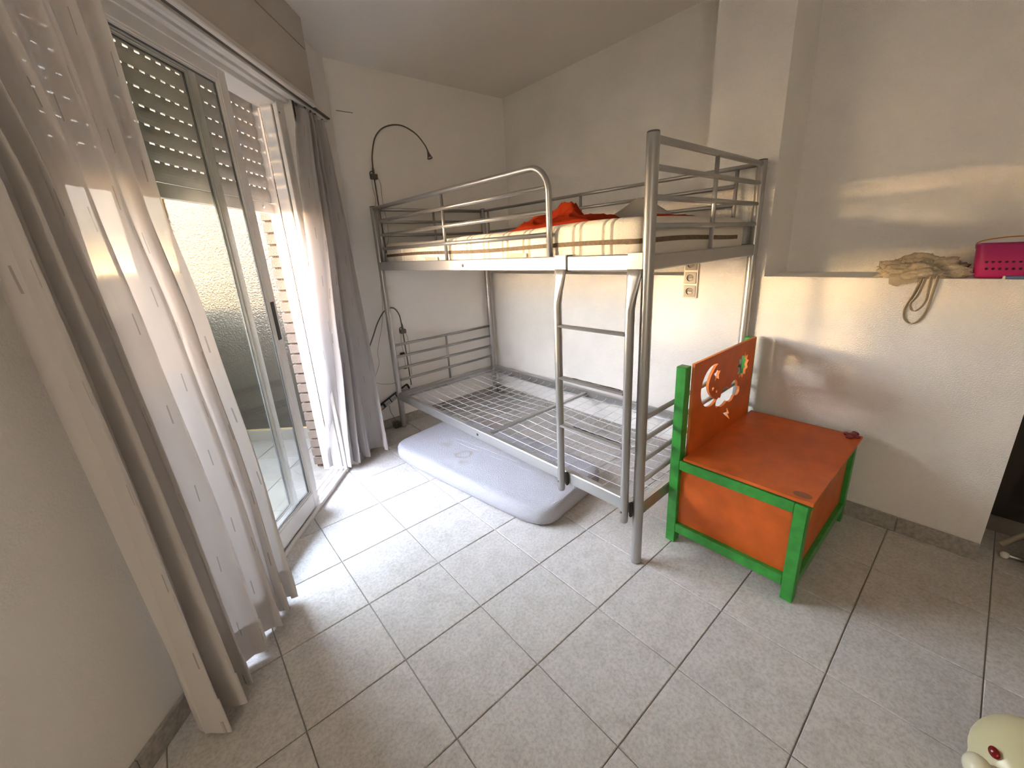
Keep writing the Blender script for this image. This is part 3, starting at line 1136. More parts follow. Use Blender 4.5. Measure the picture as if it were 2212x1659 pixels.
for z in (0.971, 0.748, 0.528):
    r_ = MB()
    bm = r_.bm
    poly = [(-0.020, -0.001), (-0.014, 0.004), (0.0, 0.0058), (0.014, 0.004), (0.020, -0.001), (0.014, -0.0055), (-0.014, -0.0055)]
    ra = [bm.verts.new(B(LA + a, 0.052, z + h_)) for a, h_ in poly]
    rb = [bm.verts.new(B(LA + a, 0.364, z + h_)) for a, h_ in poly]
    for k in range(len(poly)):
        bm.faces.new((ra[k], ra[(k + 1) % 7], rb[(k + 1) % 7], rb[k]))
    bm.faces.new(ra)
    bm.faces.new(list(reversed(rb)))
    ro = obj('ladder_rung', r_, M_STEEL, bed)
    if z < 0.9:
        wr_ = MB()
        # paint worn off along the tread
        poly = []
        rn = random.Random(int(z * 1000))
        n = 16
        top = [(0.075 + 0.235 * k / n, 0.004 + rn.uniform(-0.003, 0.004)) for k in range(n + 1)]
        va = [wr_.bm.verts.new(B(LA + w0, b, z + 0.0055)) for b, w0 in top]
        vb = [wr_.bm.verts.new(B(LA + 0.0145 + rn.uniform(-0.002, 0.002), b, z + 0.0046)) for b, w0 in top]
        for k in range(n):
            wr_.bm.faces.new((va[k], va[k + 1], vb[k + 1], vb[k]))
        obj('worn_patch', wr_, M_BARE, ro)

# ------------------------------------------------------------------ upper mattress
mt = thing('mattress', 'cream quilted mattress with brown zip band on the top bunk', 'mattress', B(WB / 2, LB / 2, 1.212))
mz0, mz1 = 1.2115, 1.360
ma0, ma1, mb0, mb1 = 0.024, 0.905, 0.030, 2.018
def mattress_mesh():
    bm = bmesh.new()
    per = []
    # rounded-rectangle section swept: build as a grid of (ring around the edge) x (profile up the side), top and bottom caps as grids
    nL, nS = 460, 60
    rc = 0.05
    # perimeter points
    pts = []
    def add(a, b, na, nb, s):
        pts.append((a, b, na, nb, s))
    La, Lb = ma1 - ma0, mb1 - mb0
    for k in range(nL):
        add(ma0, mb0 + rc + (Lb - 2 * rc) * k / (nL - 1), -1, 0, 0)
    for k in range(1, 6):
        an = k / 6 * pi / 2
        add(ma0 + rc - rc * cos(an), mb1 - rc + rc * sin(an), -cos(an), sin(an), 1)
    for k in range(nS):
        add(ma0 + rc + (La - 2 * rc) * k / (nS - 1), mb1, 0, 1, 2)
    for k in range(1, 6):
        an = k / 6 * pi / 2
        add(ma1 - rc + rc * sin(an), mb1 - rc + rc * cos(an), sin(an), cos(an), 1)
    for k in range(nL):
        add(ma1, mb1 - rc - (Lb - 2 * rc) * k / (nL - 1), 1, 0, 0)
    for k in range(1, 6):
        an = k / 6 * pi / 2
        add(ma1 - rc + rc * cos(an), mb0 + rc - rc * sin(an), cos(an), -sin(an), 1)
    for k in range(nS):
        add(ma1 - rc - (La - 2 * rc) * k / (nS - 1), mb0, 0, -1, 2)
    for k in range(1, 6):
        an = k / 6 * pi / 2
        add(ma0 + rc - rc * sin(an), mb0 + rc - rc * cos(an), -sin(an), -cos(an), 1)
    seams = []
    b = 0.16
    while b < 2.0:
        seams += [b, b + 0.036]
        b += 0.142
    def groove(b):
        d = min(abs(b - s) for s in seams)
        return math.exp(-(d / 0.0042) ** 2)
    H = mz1 - mz0
    prof = []
    for k in range(15):
        v = k / 14
        z = mz0 + H * v
        r = 0.032
        if z < mz0 + r:
            an = (mz0 + r - z) / r
            inset = r * (1 - math.sqrt(max(0, 1 - an * an)))
        elif z > mz1 - r:
            an = (z - (mz1 - r)) / r
            inset = r * (1 - math.sqrt(max(0, 1 - an * an)))
        else:
            inset = 0
        prof.append((z, inset))
    rings = []
    for (z, ins) in prof:
        ring = []
        mid = 1 - abs((z - mz0) / H - 0.5) * 2
        for (a, b, na, nb, s) in pts:
            g_ = groove(b) if abs(na) > 0.5 else 0
            puff = 0.004 * mid * (1 - g_) - 0.0075 * g_
            zz = z
            if z > mz1 - 0.034:
                zz += 0.006 * math.sin(b * 3.1 + 0.4) + 0.004 * math.sin(b * 7 + a * 3) - 0.005 * g_
            ring.append(bm.verts.new(B(a - na * ins + na * puff, b - nb * ins + nb * puff, zz)))
        rings.append(ring)
    n = len(pts)
    for A_, B_ in zip(rings, rings[1:]):
        for k in range(n):
            f = bm.faces.new((A_[k], A_[(k + 1) % n], B_[(k + 1) % n], B_[k]))
            f.smooth = True
    # top: strips across (front point k <-> rear point mirrored)
    def cap(ring, z):
        ins = prof[-1][1] if z > 1.3 else prof[0][1]
        fr_ = list(range(0, nL))
        re_ = list(range(nL + 5 + nS + 5, nL + 5 + nS + 5 + nL))
        re_.reverse()
        m = 10
        cols = []
        for i, j in zip(fr_, re_):
            a_, b_ = ring[i].co, ring[j].co
            g_ = groove(pts[i][1])
            col = [ring[i]]
            for q in range(1, m):
                u = q / m
                co = a_.lerp(b_, u)
                if z > 1.3:
                    co.z += 0.006 * math.sin(u * pi) - 0.003 * g_
                col.append(bm.verts.new(co))
            col.append(ring[j])
            cols.append(col)
        for A_, B_ in zip(cols, cols[1:]):
            for q in range(m):
                f = bm.faces.new((A_[q], A_[q + 1], B_[q + 1], B_[q]))
                f.smooth = True
        # end caps
        e1 = cols[-1] + [ring[k] for k in range(nL + 5 + nS + 5 - 1, nL - 1, -1)]
        e0 = cols[0] + [ring[k % n] for k in range(nL + 5 + nS + 5 + nL, n)]
        for e in (e1, e0):
            try:
                bm.faces.new(e)
            except ValueError:
                pass
    cap(rings[-1], mz1)
    cap(rings[0], mz0)
    bmesh.ops.recalc_face_normals(bm, faces=bm.faces[:])
    me = bpy.data.meshes.new('ticking')
    bm.to_mesh(me)
    bm.free()
    return me
link('ticking', mattress_mesh(), M_TICK, mt)
zbnd = MB()
lp = []
rc = 0.05
o_ = 0.0035
for k in range(41):
    lp.append((ma0 - o_, mb0 + rc + (mb1 - mb0 - 2 * rc) * k / 40))
for k in range(1, 6):
    an = k / 6 * pi / 2
    lp.append((ma0 + rc - (rc + o_) * cos(an), mb1 - rc + (rc + o_) * sin(an)))
for k in range(21):
    lp.append((ma0 + rc + (ma1 - ma0 - 2 * rc) * k / 20, mb1 + o_))
path1 = [B(a, b, 1.284 + 0.004 * sin(b * 5)) for a, b in lp]
zbnd.ribbon(path1, (0, 0, 1), 0.017, 0.005)
lp2 = [(ma0 - o_, mb0 + rc + 0.02)]
for k in range(0, 7):
    an = k / 6 * pi / 2
    lp2.append((ma0 + rc - (rc + o_) * cos(an), mb0 + rc - (rc + o_) * sin(an)))
for k in range(1, 20):
    lp2.append((ma0 + rc + (ma1 - ma0 - 2 * rc - 0.02) * k / 20, mb0 - o_))
zbnd.ribbon([B(a, b, 1.284 + 0.005 * sin(a * 6)) for a, b in lp2], (0, 0, 1), 0.017, 0.005)
obj('zip_band', zbnd, M_BAND, mt)
for b in (0.60, 1.33):
    hd = MB()
    bbox(hd, ma0 - 0.0085, ma0 - 0.005, b, b + 0.155, 1.236, 1.262, 0.001)
    ho = obj('handle', hd, M_HANDLE, mt)
    for q in (b + 0.003, b + 0.137):
        obj('stitching', bbox(MB(), ma0 - 0.0095, ma0 - 0.0085, q, q + 0.015, 1.238, 1.260), M_TICK, ho)

# ------------------------------------------------------------------ crumpled cloth
def crumple(center, rad, seed, sub=5, amp=0.35, freq=2.2, flat=0.15, sharp=True):
    bm = bmesh.new()
    bmesh.ops.create_icosphere(bm, subdivisions=sub, radius=1.0)
    sd = Vector((seed * 3.1, seed * 1.7, seed * 0.9))
    for v in bm.verts:
        n = v.co.normalized()
        q = n * freq + sd
        d = noise.noise(q) * 0.9 + 0.5 * (1 - abs(noise.noise(q * 2.1)) * 2) * (1 if sharp else 0.3) + 0.22 * (1 - 2 * abs(noise.noise(q * 4.7)))
        k = 1 + amp * (d - 0.25)
        p = Vector((n.x * rad[0] * k, n.y * rad[1] * k, n.z * rad[2] * k))
        if p.z < -rad[2] * flat:
            p.z = -rad[2] * flat + (p.z + rad[2] * flat) * 0.06
        v.co = p + Vector(center) + Vector((0, 0, rad[2] * flat))
    for f in bm.faces:
        f.smooth = True
    me = bpy.data.meshes.new('cloth')
    bm.to_mesh(me)
    bm.free()
    return me
ztop_m = 1.368
def rumple(name_, a0, a1, b0, b1, prof, seed, m, parent, na=90, nb=110, amp=0.03, freq=9.0, base=0.0):
    """a cloth heap: a sheet lying on the mattress, heaped by prof(u, v) with sharp creases"""
    bm = bmesh.new()
    g_ = []
    for j in range(nb + 1):
        row = []
        for i in range(na + 1):
            u, v = i / na, j / nb
            wob = 0.05 * noise.noise(Vector((u * 3 + seed, v * 3, seed))) 
            eu = 0.035 * math.sin(v * 11 + seed) + wob
            ev = 0.035 * math.sin(u * 9 + seed * 2) + wob
            a = a0 + (a1 - a0) * (u + eu * (0.5 - abs(u - 0.5)) * 0 + eu * (1 if u in (0, 1) else 1) * 0.6)
            b = b0 + (b1 - b0) * (v + ev * 0.6)
            h = prof(u, v)
            q = Vector((a * freq + seed, b * freq * 0.8, seed * 1.3))
            cr_ = 1 - 2 * abs(noise.noise(q))
            cr2 = 1 - 2 * abs(noise.noise(q * 2.3 + Vector((5, 1, 2))))
            e = min(u, 1 - u, v, 1 - v)
            f_ = min(1.0, e * 9)
            z = base + (h * (0.75 + 0.25 * cr_) + amp * (0.9 * cr_ + 0.45 * cr2) * (0.35 + h * 9)) * f_
            row.append(bm.verts.new(B(a, b, ztop_m + max(0.001, z) + 0.003 * f_)))
        g_.append(row)
    for j in range(nb):
        for i in range(na):
            f = bm.faces.new((g_[j][i], g_[j][i + 1], g_[j + 1][i + 1], g_[j + 1][i]))
            f.smooth = True
    bmesh.ops.solidify(bm, geom=bm.faces[:], thickness=0.003)
    bmesh.ops.recalc_face_normals(bm, faces=bm.faces[:])
    me = bpy.data.meshes.new(name_)
    bm.to_mesh(me)
    bm.free()
    return link(name_, me, m, parent)
def bump_(u, v, cu, cv, su, sv):
    return math.exp(-((u - cu) / su) ** 2 - ((v - cv) / sv) ** 2)
rb_ = thing('blanket', 'crumpled orange-red cloth heaped on the top bunk mattress', 'blanket', B(0.36, 0.62, ztop_m))
rumple('heap', 0.22, 0.52, 0.36, 0.98, lambda u, v: 0.075 * bump_(u, v, 0.55, 0.50, 0.30, 0.20) + 0.045 * bump_(u, v, 0.5, 0.78, 0.4, 0.22) + 0.028 * bump_(u, v, 0.5, 0.22, 0.45, 0.22), 2.0, M_RED, rb_, amp=0.022, freq=11.0)
rumple('fold', 0.40, 0.60, 0.10, 0.44, lambda u, v: 0.018 * bump_(u, v, 0.5, 0.5, 0.4, 0.4), 5.0, M_RED, rb_, 50, 60, amp=0.012, freq=13.0)
pw_ = rumple('pillow', 0.62, 0.86, 0.27, 0.80, lambda u, v: 0.115 * bump_(u, v, 0.55, 0.50, 0.42, 0.34), 8.0, M_WHITEC, None, 70, 90, amp=0.016, freq=6.0)
tag(pw_, 'crumpled white pillow behind the red cloth on the top bunk', 'pillow')

# ------------------------------------------------------------------ cot mattress on the floor
fa_, fb_ = Vector((1.068, -1.126)), Vector((0.882, 0.138))
dv = (fb_ - fa_).normalized()
du = Vector((dv.y, -dv.x))
fmL, fmW, fmH = (fb_ - fa_).length, 0.60, 0.098
fmc = fa_ + dv * fmL / 2 + du * fmW / 2
def soft_box(L, Wd, H, r, rv, nx=36, ny=60):
    """rounded slab: superellipse plan, rounded edge"""
    bm = bmesh.new()
    rings = []
    m = 128
    def plan(an, ins):
        ex = 7.0
        ca, sa = cos(an), sin(an)
        k = (abs(ca) ** ex + abs(sa) ** ex) ** (-1 / ex)
        x, y = ca * k, sa * k
        return (x * (Wd / 2 - ins), y * (L / 2 - ins))
    angs = []
    for k in range(m):
        u = 2 * pi * k / m
        angs.append(math.atan2(sin(u) * 1.0, cos(u)))
    prof = [(0.004, 0.018)]
    for k in range(9):
        a = k / 8 * pi
        prof.append((H * 0.5 - (H * 0.5) * cos(a), rv * (1 - sin(a)) ** 1.3))
    top = prof[-1][1]
    for k in range(1, 14):
        prof.append((H, top + (Wd / 2 - top) * (k / 14)))
    for zi, (z, ins) in enumerate(prof):
        ring = []
        for an in angs:
            x, y = plan(an, ins)
            zz = z
            if z >= H * 0.999 and ins > 0.03:
                q = Vector((x * 7, y * 7, 3.3))
                zz += 0.006 * noise.noise(q) + 0.004 * (1 - 2 * abs(noise.noise(Vector((x * 6 + y * 5, y * 3, 1.0))))) * max(0, 1 - ((x + 0.08) ** 2 + (y - 0.2) ** 2) * 9)
            ring.append(bm.verts.new((x, y, zz)))
        rings.append(ring)
    for A_, B_ in zip(rings, rings[1:]):
        for k in range(m):
            f = bm.faces.new((A_[k], A_[(k + 1) % m], B_[(k + 1) % m], B_[k]))
            f.smooth = True
    bm.faces.new(rings[-1])
    bm.faces.new(list(reversed(rings[0])))
    return bm
bm = soft_box(fmL, fmW, fmH, 0.08, 0.028)
me = bpy.data.meshes.new('cot_mattress')
bm.to_mesh(me)
bm.free()
cm = link('cot_mattress', me, M_TERRY)
cm.location = (fmc.x, fmc.y, 0.001)
cm.rotation_euler = (0, 0, math.atan2(-dv.x, dv.y))
tag(cm, 'small white terry covered mattress with brown stains on the floor under the bunk', 'mattress')

# ================================================================== TOY BENCH
bx0, bx1, by0, by1 = 1.446, 2.142, -2.006, -1.532
bench = thing('toy_chest_bench', 'green and orange wooden bench chest with cut-out backrest beside the bunk bed', 'bench', ((bx0 + bx1) / 2, (by0 + by1) / 2, 0))
yb1 = -1.513
LG = 0.043
for (x0, ya, yb_, h) in ((bx0, yb1 - 0.041, yb1, 0.806), (bx1 - LG, yb1 - 0.041, yb1, 0.806), (bx0, by0, by0 + 0.041, 0.402), (bx1 - LG, by0, by0 + 0.041, 0.402)):
    obj('leg', MB().box((x0, ya, 0), (x0 + LG, yb_, h), 0.0025), M_GREEN, bench)
yi0, yi1 = by0 + 0.041, yb1 - 0.041
for x0 in (bx0, bx1 - 0.04):
    obj('rail', MB().box((x0, yi0, 0.363), (x0 + 0.04, yi1, 0.4045), 0.002), M_GREEN, bench)
    obj('rail', MB().box((x0, yi0, 0.056), (x0 + 0.04, yi1, 0.098), 0.002), M_GREEN, bench)
    obj('side_panel', MB().box((x0 + 0.022, yi0 - 0.002, 0.096), (x0 + 0.034, yi1 + 0.002, 0.365)), M_ORANGE, bench)
for y0 in (by0, yb1 - 0.04):
    obj('rail', MB().box((bx0 + LG, y0 + 0.001, 0.363), (bx1 - LG, y0 + 0.039, 0.4045), 0.002), M_GREEN, bench)
    obj('rail', MB().box((bx0 + LG, y0 + 0.001, 0.056), (bx1 - LG, y0 + 0.039, 0.098), 0.002), M_GREEN, bench)
    fp = obj('front_panel', MB().box((bx0 + LG - 0.002, y0 + 0.018, 0.096), (bx1 - LG + 0.002, y0 + 0.030, 0.365)), M_ORANGE, bench)
    if y0 == by0:
        ym = MB()
        for (cx, cz, w_, h_) in ((1.60, 0.30, 0.018, 0.06), (1.625, 0.325, 0.014, 0.045), (1.58, 0.275, 0.012, 0.04)):
            pts = [(cx - w_ / 2, cz - h_ / 2), (cx + w_ / 2, cz - h_ / 2 + .01), (cx + w_ * 0.6, cz + h_ / 4), (cx, cz + h_ / 2), (cx - w_ * 0.6, cz + h_ / 5)]
            va = [ym.bm.verts.new((x, y0 + 0.0172, z)) for x, z in pts]
            vb = [ym.bm.verts.new((x, y0 + 0.018, z)) for x, z in pts]
            n = len(pts)
            ym.bm.faces.new(va)
            for k in range(n):
                ym.bm.faces.new((va[k], va[(k + 1) % n], vb[(k + 1) % n], vb[k]))
        obj('painted_motif', ym, M_YEL, fp)
lid = obj('lid', MB().box((1.451, by0 - 0.011, 0.4075), (2.146, -1.566, 0.4205), 0.0015), M_ORANGE, bench)
obj('bottom', MB().box((bx0 + 0.03, by0 + 0.03, 0.07), (bx1 - 0.03, yb1 - 0.03, 0.08)), M_ORANGE, bench)
# worn oval at the front corner of the lid
wm = MB().lathe([(0.0, 0.0002), (0.024, 0.0002)], (1.487, -1.975, 0.4205), ZZ, 20)
for v in wm.bm.verts:
    v.co.x = 1.487 + (v.co.x - 1.487) * 0.8
    v.co.y = -1.975 + (v.co.y + 1.975) * 1.2
obj('worn_spot', wm, mat('worn_orange', (0.30, 0.11, 0.05), rough=0.7), lid)
# backrest board with moon, stars, sun, cloud and lightning sawn out
def closed_smooth(pts, n=5):
    P = [Vector((x, z, 0)) for x, z in pts]
    out = []
    m = len(P)
    for i in range(m):
        a, b_, c_, d = P[i - 1], P[i], P[(i + 1) % m], P[(i + 2) % m]
        for k in range(n):
            t_ = k / n
            out.append(0.5 * ((2 * b_) + (c_ - a) * t_ + (2 * a - 5 * b_ + 4 * c_ - d) * t_ * t_ + (3 * b_ - a - 3 * c_ + d) * t_ ** 3))
    return [(p.x, p.y) for p in out]
def star(cx, cz, r1, r2, n, rot=0.3, sq=1.0):
    return [(cx + (r1 if k % 2 == 0 else r2) * cos(rot + pi * k / n) * sq, cz + (r1 if k % 2 == 0 else r2) * sin(rot + pi * k / n)) for k in range(2 * n)]
moon = []
for k in range(25):
    an = radians(70 + 232 * k / 24)
    moon.append((1.664 + 0.104 * cos(an) , 0.681 + 0.094 * sin(an)))
x_a, z_a = moon[0]
x_b, z_b = moon[-1]
for k in range(1, 20):
    u = 1 - k / 20
    zc = z_b + (z_a - z_b) * (1 - u)
    w_ = math.sin(pi * u)
    moon.append(((x_b + (x_a - x_b) * (1 - u)) - 0.082 * w_ ** 0.8, zc))
sun_p = star(1.972, 0.700, 0.064, 0.047, 11, 0.2)
cloud = closed_smooth([(1.716, 0.563), (1.712, 0.592), (1.735, 0.606), (1.752, 0.600), (1.765, 0.625), (1.800, 0.640), (1.832, 0.628), (1.848, 0.618), (1.862, 0.640), (1.898, 0.648), (1.925, 0.630), (1.930, 0.610), (1.955, 0.600), (1.958, 0.575), (1.935, 0.562), (1.905, 0.568), (1.885, 0.552), (1.850, 0.552), (1.830, 0.562), (1.800, 0.553), (1.765, 0.552), (1.742, 0.562)], 3)
bolt_p = [(1.835, 0.527), (1.866, 0.500), (1.848, 0.496), (1.884, 0.452), (1.842, 0.482), (1.858, 0.487), (1.805, 0.512), (1.846, 0.506)]
bolt_p = [(1.828, 0.527), (1.842, 0.527), (1.870, 0.489), (1.850, 0.491), (1.886, 0.452), (1.800, 0.512), (1.842, 0.504)]
st1 = star(1.700, 0.722, 0.033, 0.017, 5, 0.35)
st2 = star(1.671, 0.664, 0.014, 0.006, 5, 0.1)
st3 = star(1.709, 0.641, 0.010, 0.0045, 5, 0.5)
PX0, PX1, PZ0, PZ1 = 1.4905, 2.098, 0.404, 0.814
cu = bpy.data.curves.new('backrest', 'CURVE')
cu.dimensions = '2D'
cu.fill_mode = 'BOTH'
cu.extrude = 0.0055
for poly in ([(PX0, PZ0), (PX1, PZ0), (PX1, PZ1), (PX0, PZ1)], moon, sun_p, cloud, bolt_p, st1, st2, st3):
    s = cu.splines.new('POLY')
    s.points.add(len(poly) - 1)
    for p_, (x, z) in zip(s.points, poly):
        p_.co = (x, z, 0, 1)
    s.use_cyclic_u = True
tmp = bpy.data.objects.new('tmp', cu)
COL.objects.link(tmp)
bpy.context.view_layer.update()
me = bpy.data.meshes.new_from_object(tmp.evaluated_get(bpy.context.evaluated_depsgraph_get()))
bpy.data.objects.remove(tmp, do_unlink=True)
bpy.data.curves.remove(cu)
me.name = 'backrest'
me.materials.clear()
YP = -1.5605
for v in me.vertices:
    x, z, y = v.co
    v.co = (x, YP + y, z)
me.materials.append(M_ORANGE)
me.materials.append(M_OREDGE)
for f in me.polygons:
    if abs(f.normal.y) < 0.5:
        f.material_index = 1
link('backrest', me, None, bench)

# red toy on the far corner of the lid
rt = MB()
for (cx, cy, r, h) in ((0, 0, 0.020, 0.014), (-0.026, 0.006, 0.014, 0.011), (0.026, -0.004, 0.015, 0.012), (0.002, 0.022, 0.010, 0.012), (-0.004, -0.020, 0.010, 0.010), (0.042, 0.002, 0.009, 0.009)):
    rt.lathe([(0.0, 0.0), (r * 0.8, 0.0), (r, h * 0.4), (r * 0.75, h * 0.85), (0.0, h)], (2.118 + cx, -1.985 + cy, 0.4205), ZZ, 14)
tag(obj('rubber_toy', rt, M_DRED, smooth=True), 'little dark red rubber toy on the far corner of the orange lid', 'toy')

# ================================================================== WALL SOCKETS
sk = thing('wall_socket', 'vertical triple power socket on the right wall below the top bunk', 'socket', (XR - 0.001, -1.177, 0.968))
skf = MB()
skf.box((XR - 0.010, -1.218, 0.968), (XR, -1.136, 1.195), 0.004, 2)
obj('frame', skf, M_SOCKF, sk)
for k in range(3):
    zc = 1.006 + k * 0.0715
    m_ = MB()
    m_.box((XR - 0.0135, -1.210, zc - 0.030), (XR - 0.009, -1.144, zc + 0.030), 0.002)
    so_ = obj('socket', m_, M_SOCK, sk)
    cup = MB()
    cup.lathe([(0.0195, 0.0), (0.0195, 0.0008), (0.0178, 0.0012), (0.0165, 0.0003), (0.0, 0.0002)], (XR - 0.0135, -1.177, zc), (-1, 0, 0), 28)
    obj('cup', cup, M_SOCK, so_)
    shade_arc = MB()
    pts = []
    for q in range(13):
        an = radians(95 + 170 * q / 12)
        pts.append((XR - 0.0147, -1.177 - 0.0178 * cos(an), zc + 0.0178 * sin(an)))
    shade_arc.tube(pts, [0.0006 + 0.0026 * sin(pi * q / 12) for q in range(13)], 6)
    obj('painted_cup_shade', shade_arc, M_BLACK, so_)  # black crescent painted in as the shade inside the cup
    hl = MB()
    for dy in (-0.0095, 0, 0.0095):
        hl.lathe([(0.0, 0.0012), (0.0022, 0.0011), (0.0022, 0.0)], (XR - 0.0137, -1.177 + dy, zc), (-1, 0, 0), 10)
    obj('holes', hl, M_BLACK, so_)['kind'] = 'stuff'

# flush cover plate on the far wall
ap = MB()
ap.box((1.063, YF - 0.0015, 2.03), (1.168, YF, 2.165))
pl = obj('cover_plate', ap, M_WALL)
tag(pl, 'thin painted cover plate flush on the far wall above the right curtain', 'plate')
gpn = MB()
gpn.box((1.063, YF - 0.0032, 2.1635), (1.168, YF - 0.0012, 2.1665))
obj('gap', gpn, M_GROOVE, pl)

# ================================================================== GOOSENECK LAMPS
YL = YF - 0.018
def lamp(label, base, neck, rod_end, shade_dir, cords, seed):
    L = thing('gooseneck_lamp', label, 'lamp', (base[0], YL, base[1] - 0.03), 'gooseneck lamps at the head of the bed')
    bk = MB()
    bk.box((base[0] - 0.022, YL - 0.014, base[1] - 0.020), (base[0] + 0.022, YF, base[1] + 0.012), 0.003)
    obj('clamp', bk, M_LAMP, L)
    rg = MB()
    ring = [(base[0] - 0.014 + 0.014 * cos(2 * pi * k / 16), YL - 0.004, base[1] + 0.010 + 0.018 * sin(2 * pi * k / 16)) for k in range(16)]
    rg.tube(ring, 0.003, 6, closed=True)
    obj('knob', rg, M_BLACK, L)
    co = MB()
    co.lathe([(0.0075, 0.0), (0.0075, 0.025), (0.005, 0.045), (0.0, 0.046)], (base[0], YL, base[1] + 0.010), ZZ, 12)
    obj('socket_sleeve', co, M_LAMP, L)
    nk = MB()
    pts = smooth_path(neck, 10)
    nk.tube(pts, [0.0045 + 0.0004 * (k % 2) for k in range(len(pts))], 8)
    obj('neck', nk, M_LAMP, L)
    if shade_dir is not None:
        e = Vector(neck[-1])
        sd = Vector(shade_dir).normalized()
        s = MB()
        s.lathe([(0.005, -0.004), (0.006, 0.01), (0.010, 0.03), (0.017, 0.052), (0.0195, 0.058), (0.018, 0.058), (0.0165, 0.052)], e, sd, 20)
        so_ = obj('shade', s, M_LAMP, L)
        le = MB()
        le.lathe([(0.0, 0.050), (0.0155, 0.0505)], e, sd, 16)
        obj('lens', le, M_LENS, so_)
    rd = MB()
    rd.tube([(base[0], YL, base[1] - 0.015), rod_end], 0.0042, 8)
    obj('rod', rd, M_LAMP, L)
    for c in cords:
        cd = MB()
        cd.tube(smooth_path(c, 6), 0.0014, 6)
        obj('cord', cd, M_CORD, L)
    return L
lamp('dark gooseneck lamp arching above the head of the top bunk', (1.243, 1.80),
     [(1.243, YL, 1.84), (1.250, YL - 0.005, 1.93), (1.285, YL - 0.012, 2.035), (1.355, YL - 0.02, 2.10), (1.465, YL - 0.03, 2.122), (1.57, YL - 0.035, 2.085), (1.632, YL - 0.04, 2.02), (1.648, YL - 0.045, 1.985)],
     (1.255, YL, 1.30), (0.05, -0.35, -1.0),
     [[(1.226, YL, 1.79), (1.225, YL + 0.005, 1.73), (1.237, YL + 0.008, 1.66), (1.226, YL + 0.008, 1.60), (1.232, YL + .008, 1.5), (1.226, YL + .008, 1.38)],
      [(1.258, YL, 1.805), (1.283, YL + 0.004, 1.76), (1.284, YL + 0.008, 1.66), (1.288, YL + 0.008, 1.58), (1.296, YL + .006, 1.5), (1.288, YL + .006, 1.40), (1.25, YL + .008, 1.30), (1.19, YF - .004, 1.1), (1.178, YF - .004, 0.95), (1.150, YF - .004, 0.80), (1.09, YF - .004, 0.62), (1.085, YF - .004, 0.52), (1.03, YF - .004, 0.41)]], 1)
lamp('gooseneck lamp without shade drooping to the left behind the lower bunk head', (1.300, 0.735),
     [(1.298, YL, 0.775), (1.285, YL - 0.006, 0.86), (1.243, YL - 0.012, 0.915), (1.175, YL - 0.016, 0.905), (1.11, YL - 0.018, 0.83), (1.06, YL - 0.018, 0.735), (1.012, YL - 0.016, 0.648)],
     (1.311, YL, 0.300), None,
     [[(1.283, YL, 0.725), (1.279, YL + .005, 0.66), (1.284, YL + .005, 0.56), (1.288, YL + .006, 0.46)],
      [(1.318, YL, 0.73), (1.335, YL + .005, 0.66), (1.334, YL + .006, 0.50), (1.330, YL + .006, 0.38)]], 2)
# in-line switches tied by the post
for (x, z, w_, h_, lb) in ((1.275, 0.560, 0.034, 0.020, 'black in-line cord switch behind the lower bunk end rails'), (1.283, 0.448, 0.026, 0.022, 'small grey plug just below the cord switch behind the bunk')):
    m_ = MB().box((x - w_ / 2, YF - 0.020, z - h_ / 2), (x + w_ / 2, YF - 0.001, z + h_ / 2), 0.003)
    tag(obj('cord_switch', m_, M_BLACK if w_ > 0.03 else M_LAMP), lb, 'switch')

# power strip hung askew
ps_o = Vector((1.010, YF, 0.175))
ps_e = Vector((1.290, YF, 0.300))
px = (ps_e - ps_o).normalized()
py = Vector((0, -1, 0))
pz = py.cross(px) * -1
if pz.z < 0:
    pz = -pz
PL = (ps_e - ps_o).length
strip = thing('power_strip', 'black and grey power strip hanging askew on the far wall behind the bed post', 'power strip', (1.15, YF, 0.2))
body = MB()
body.obox(ps_o, px, py, pz, (0, 0.0, -0.024), (PL, 0.030, 0.024), 0.012, 3)
obj('body', body, M_BLACK, strip)
for k in range(4):
    m_ = MB()
    m_.obox(ps_o, px, py, pz, (0.070 + k * 0.056, 0.026, -0.019), (0.070 + k * 0.056 + 0.049, 0.0325, 0.019), 0.004, 2)
    s_ = obj('outlet', m_, M_STRIP, strip)
    h_ = MB()
    for q in (-0.009, 0.009):
        h_.lathe([(0.0, 0.0008), (0.003, 0.0007), (0.003, 0)], ps_o + px * (0.0945 + k * 0.056 + q) + py * 0.0325, py, 10)
    obj('holes', h_, M_BLACK, s_)['kind'] = 'stuff'
sw_ = MB()
sw_.obox(ps_o, px, py, pz, (0.016, 0.027, -0.013), (0.040, 0.034, 0.013), 0.002)
obj('switch', sw_, M_SWITCH, strip)
sw2 = MB()
sw2.obox(ps_o, px, py, pz, (0.0405, 0.027, -0.013), (0.054, 0.032, 0.013), 0.002)
obj('switch_tab', sw2, M_STRIP, strip)
cdw = MB().tube(smooth_path([(1.02, YF - 0.004, 0.405), (1.06, YF - .004, 0.372), (1.12, YF - .004, 0.352), (1.175, YF - .006, 0.345), (1.205, YF - .01, 0.36), (1.222, YF - .01, 0.42), (1.232, YF - .01, 0.5)], 6), 0.0016, 6)
tag(obj('cable', cdw, M_CORD), 'thin grey cable looping above the power strip on the far wall', 'cable')
ad = MB()
ad.box((1.105, YF - 0.075, 0.002), (1.165, YF - 0.02, 0.055), 0.012, 3)
ado = thing('power_adapter', 'small clear plastic plug block on the floor beside the far bed post', 'adapter', (1.135, YF - 0.05, 0))
obj('case', ad, M_CLEAR, ado)
obj('core', MB().box((1.118, YF - 0.062, 0.012), (1.152, YF - 0.032, 0.044), 0.004), M_LAMP, ado)
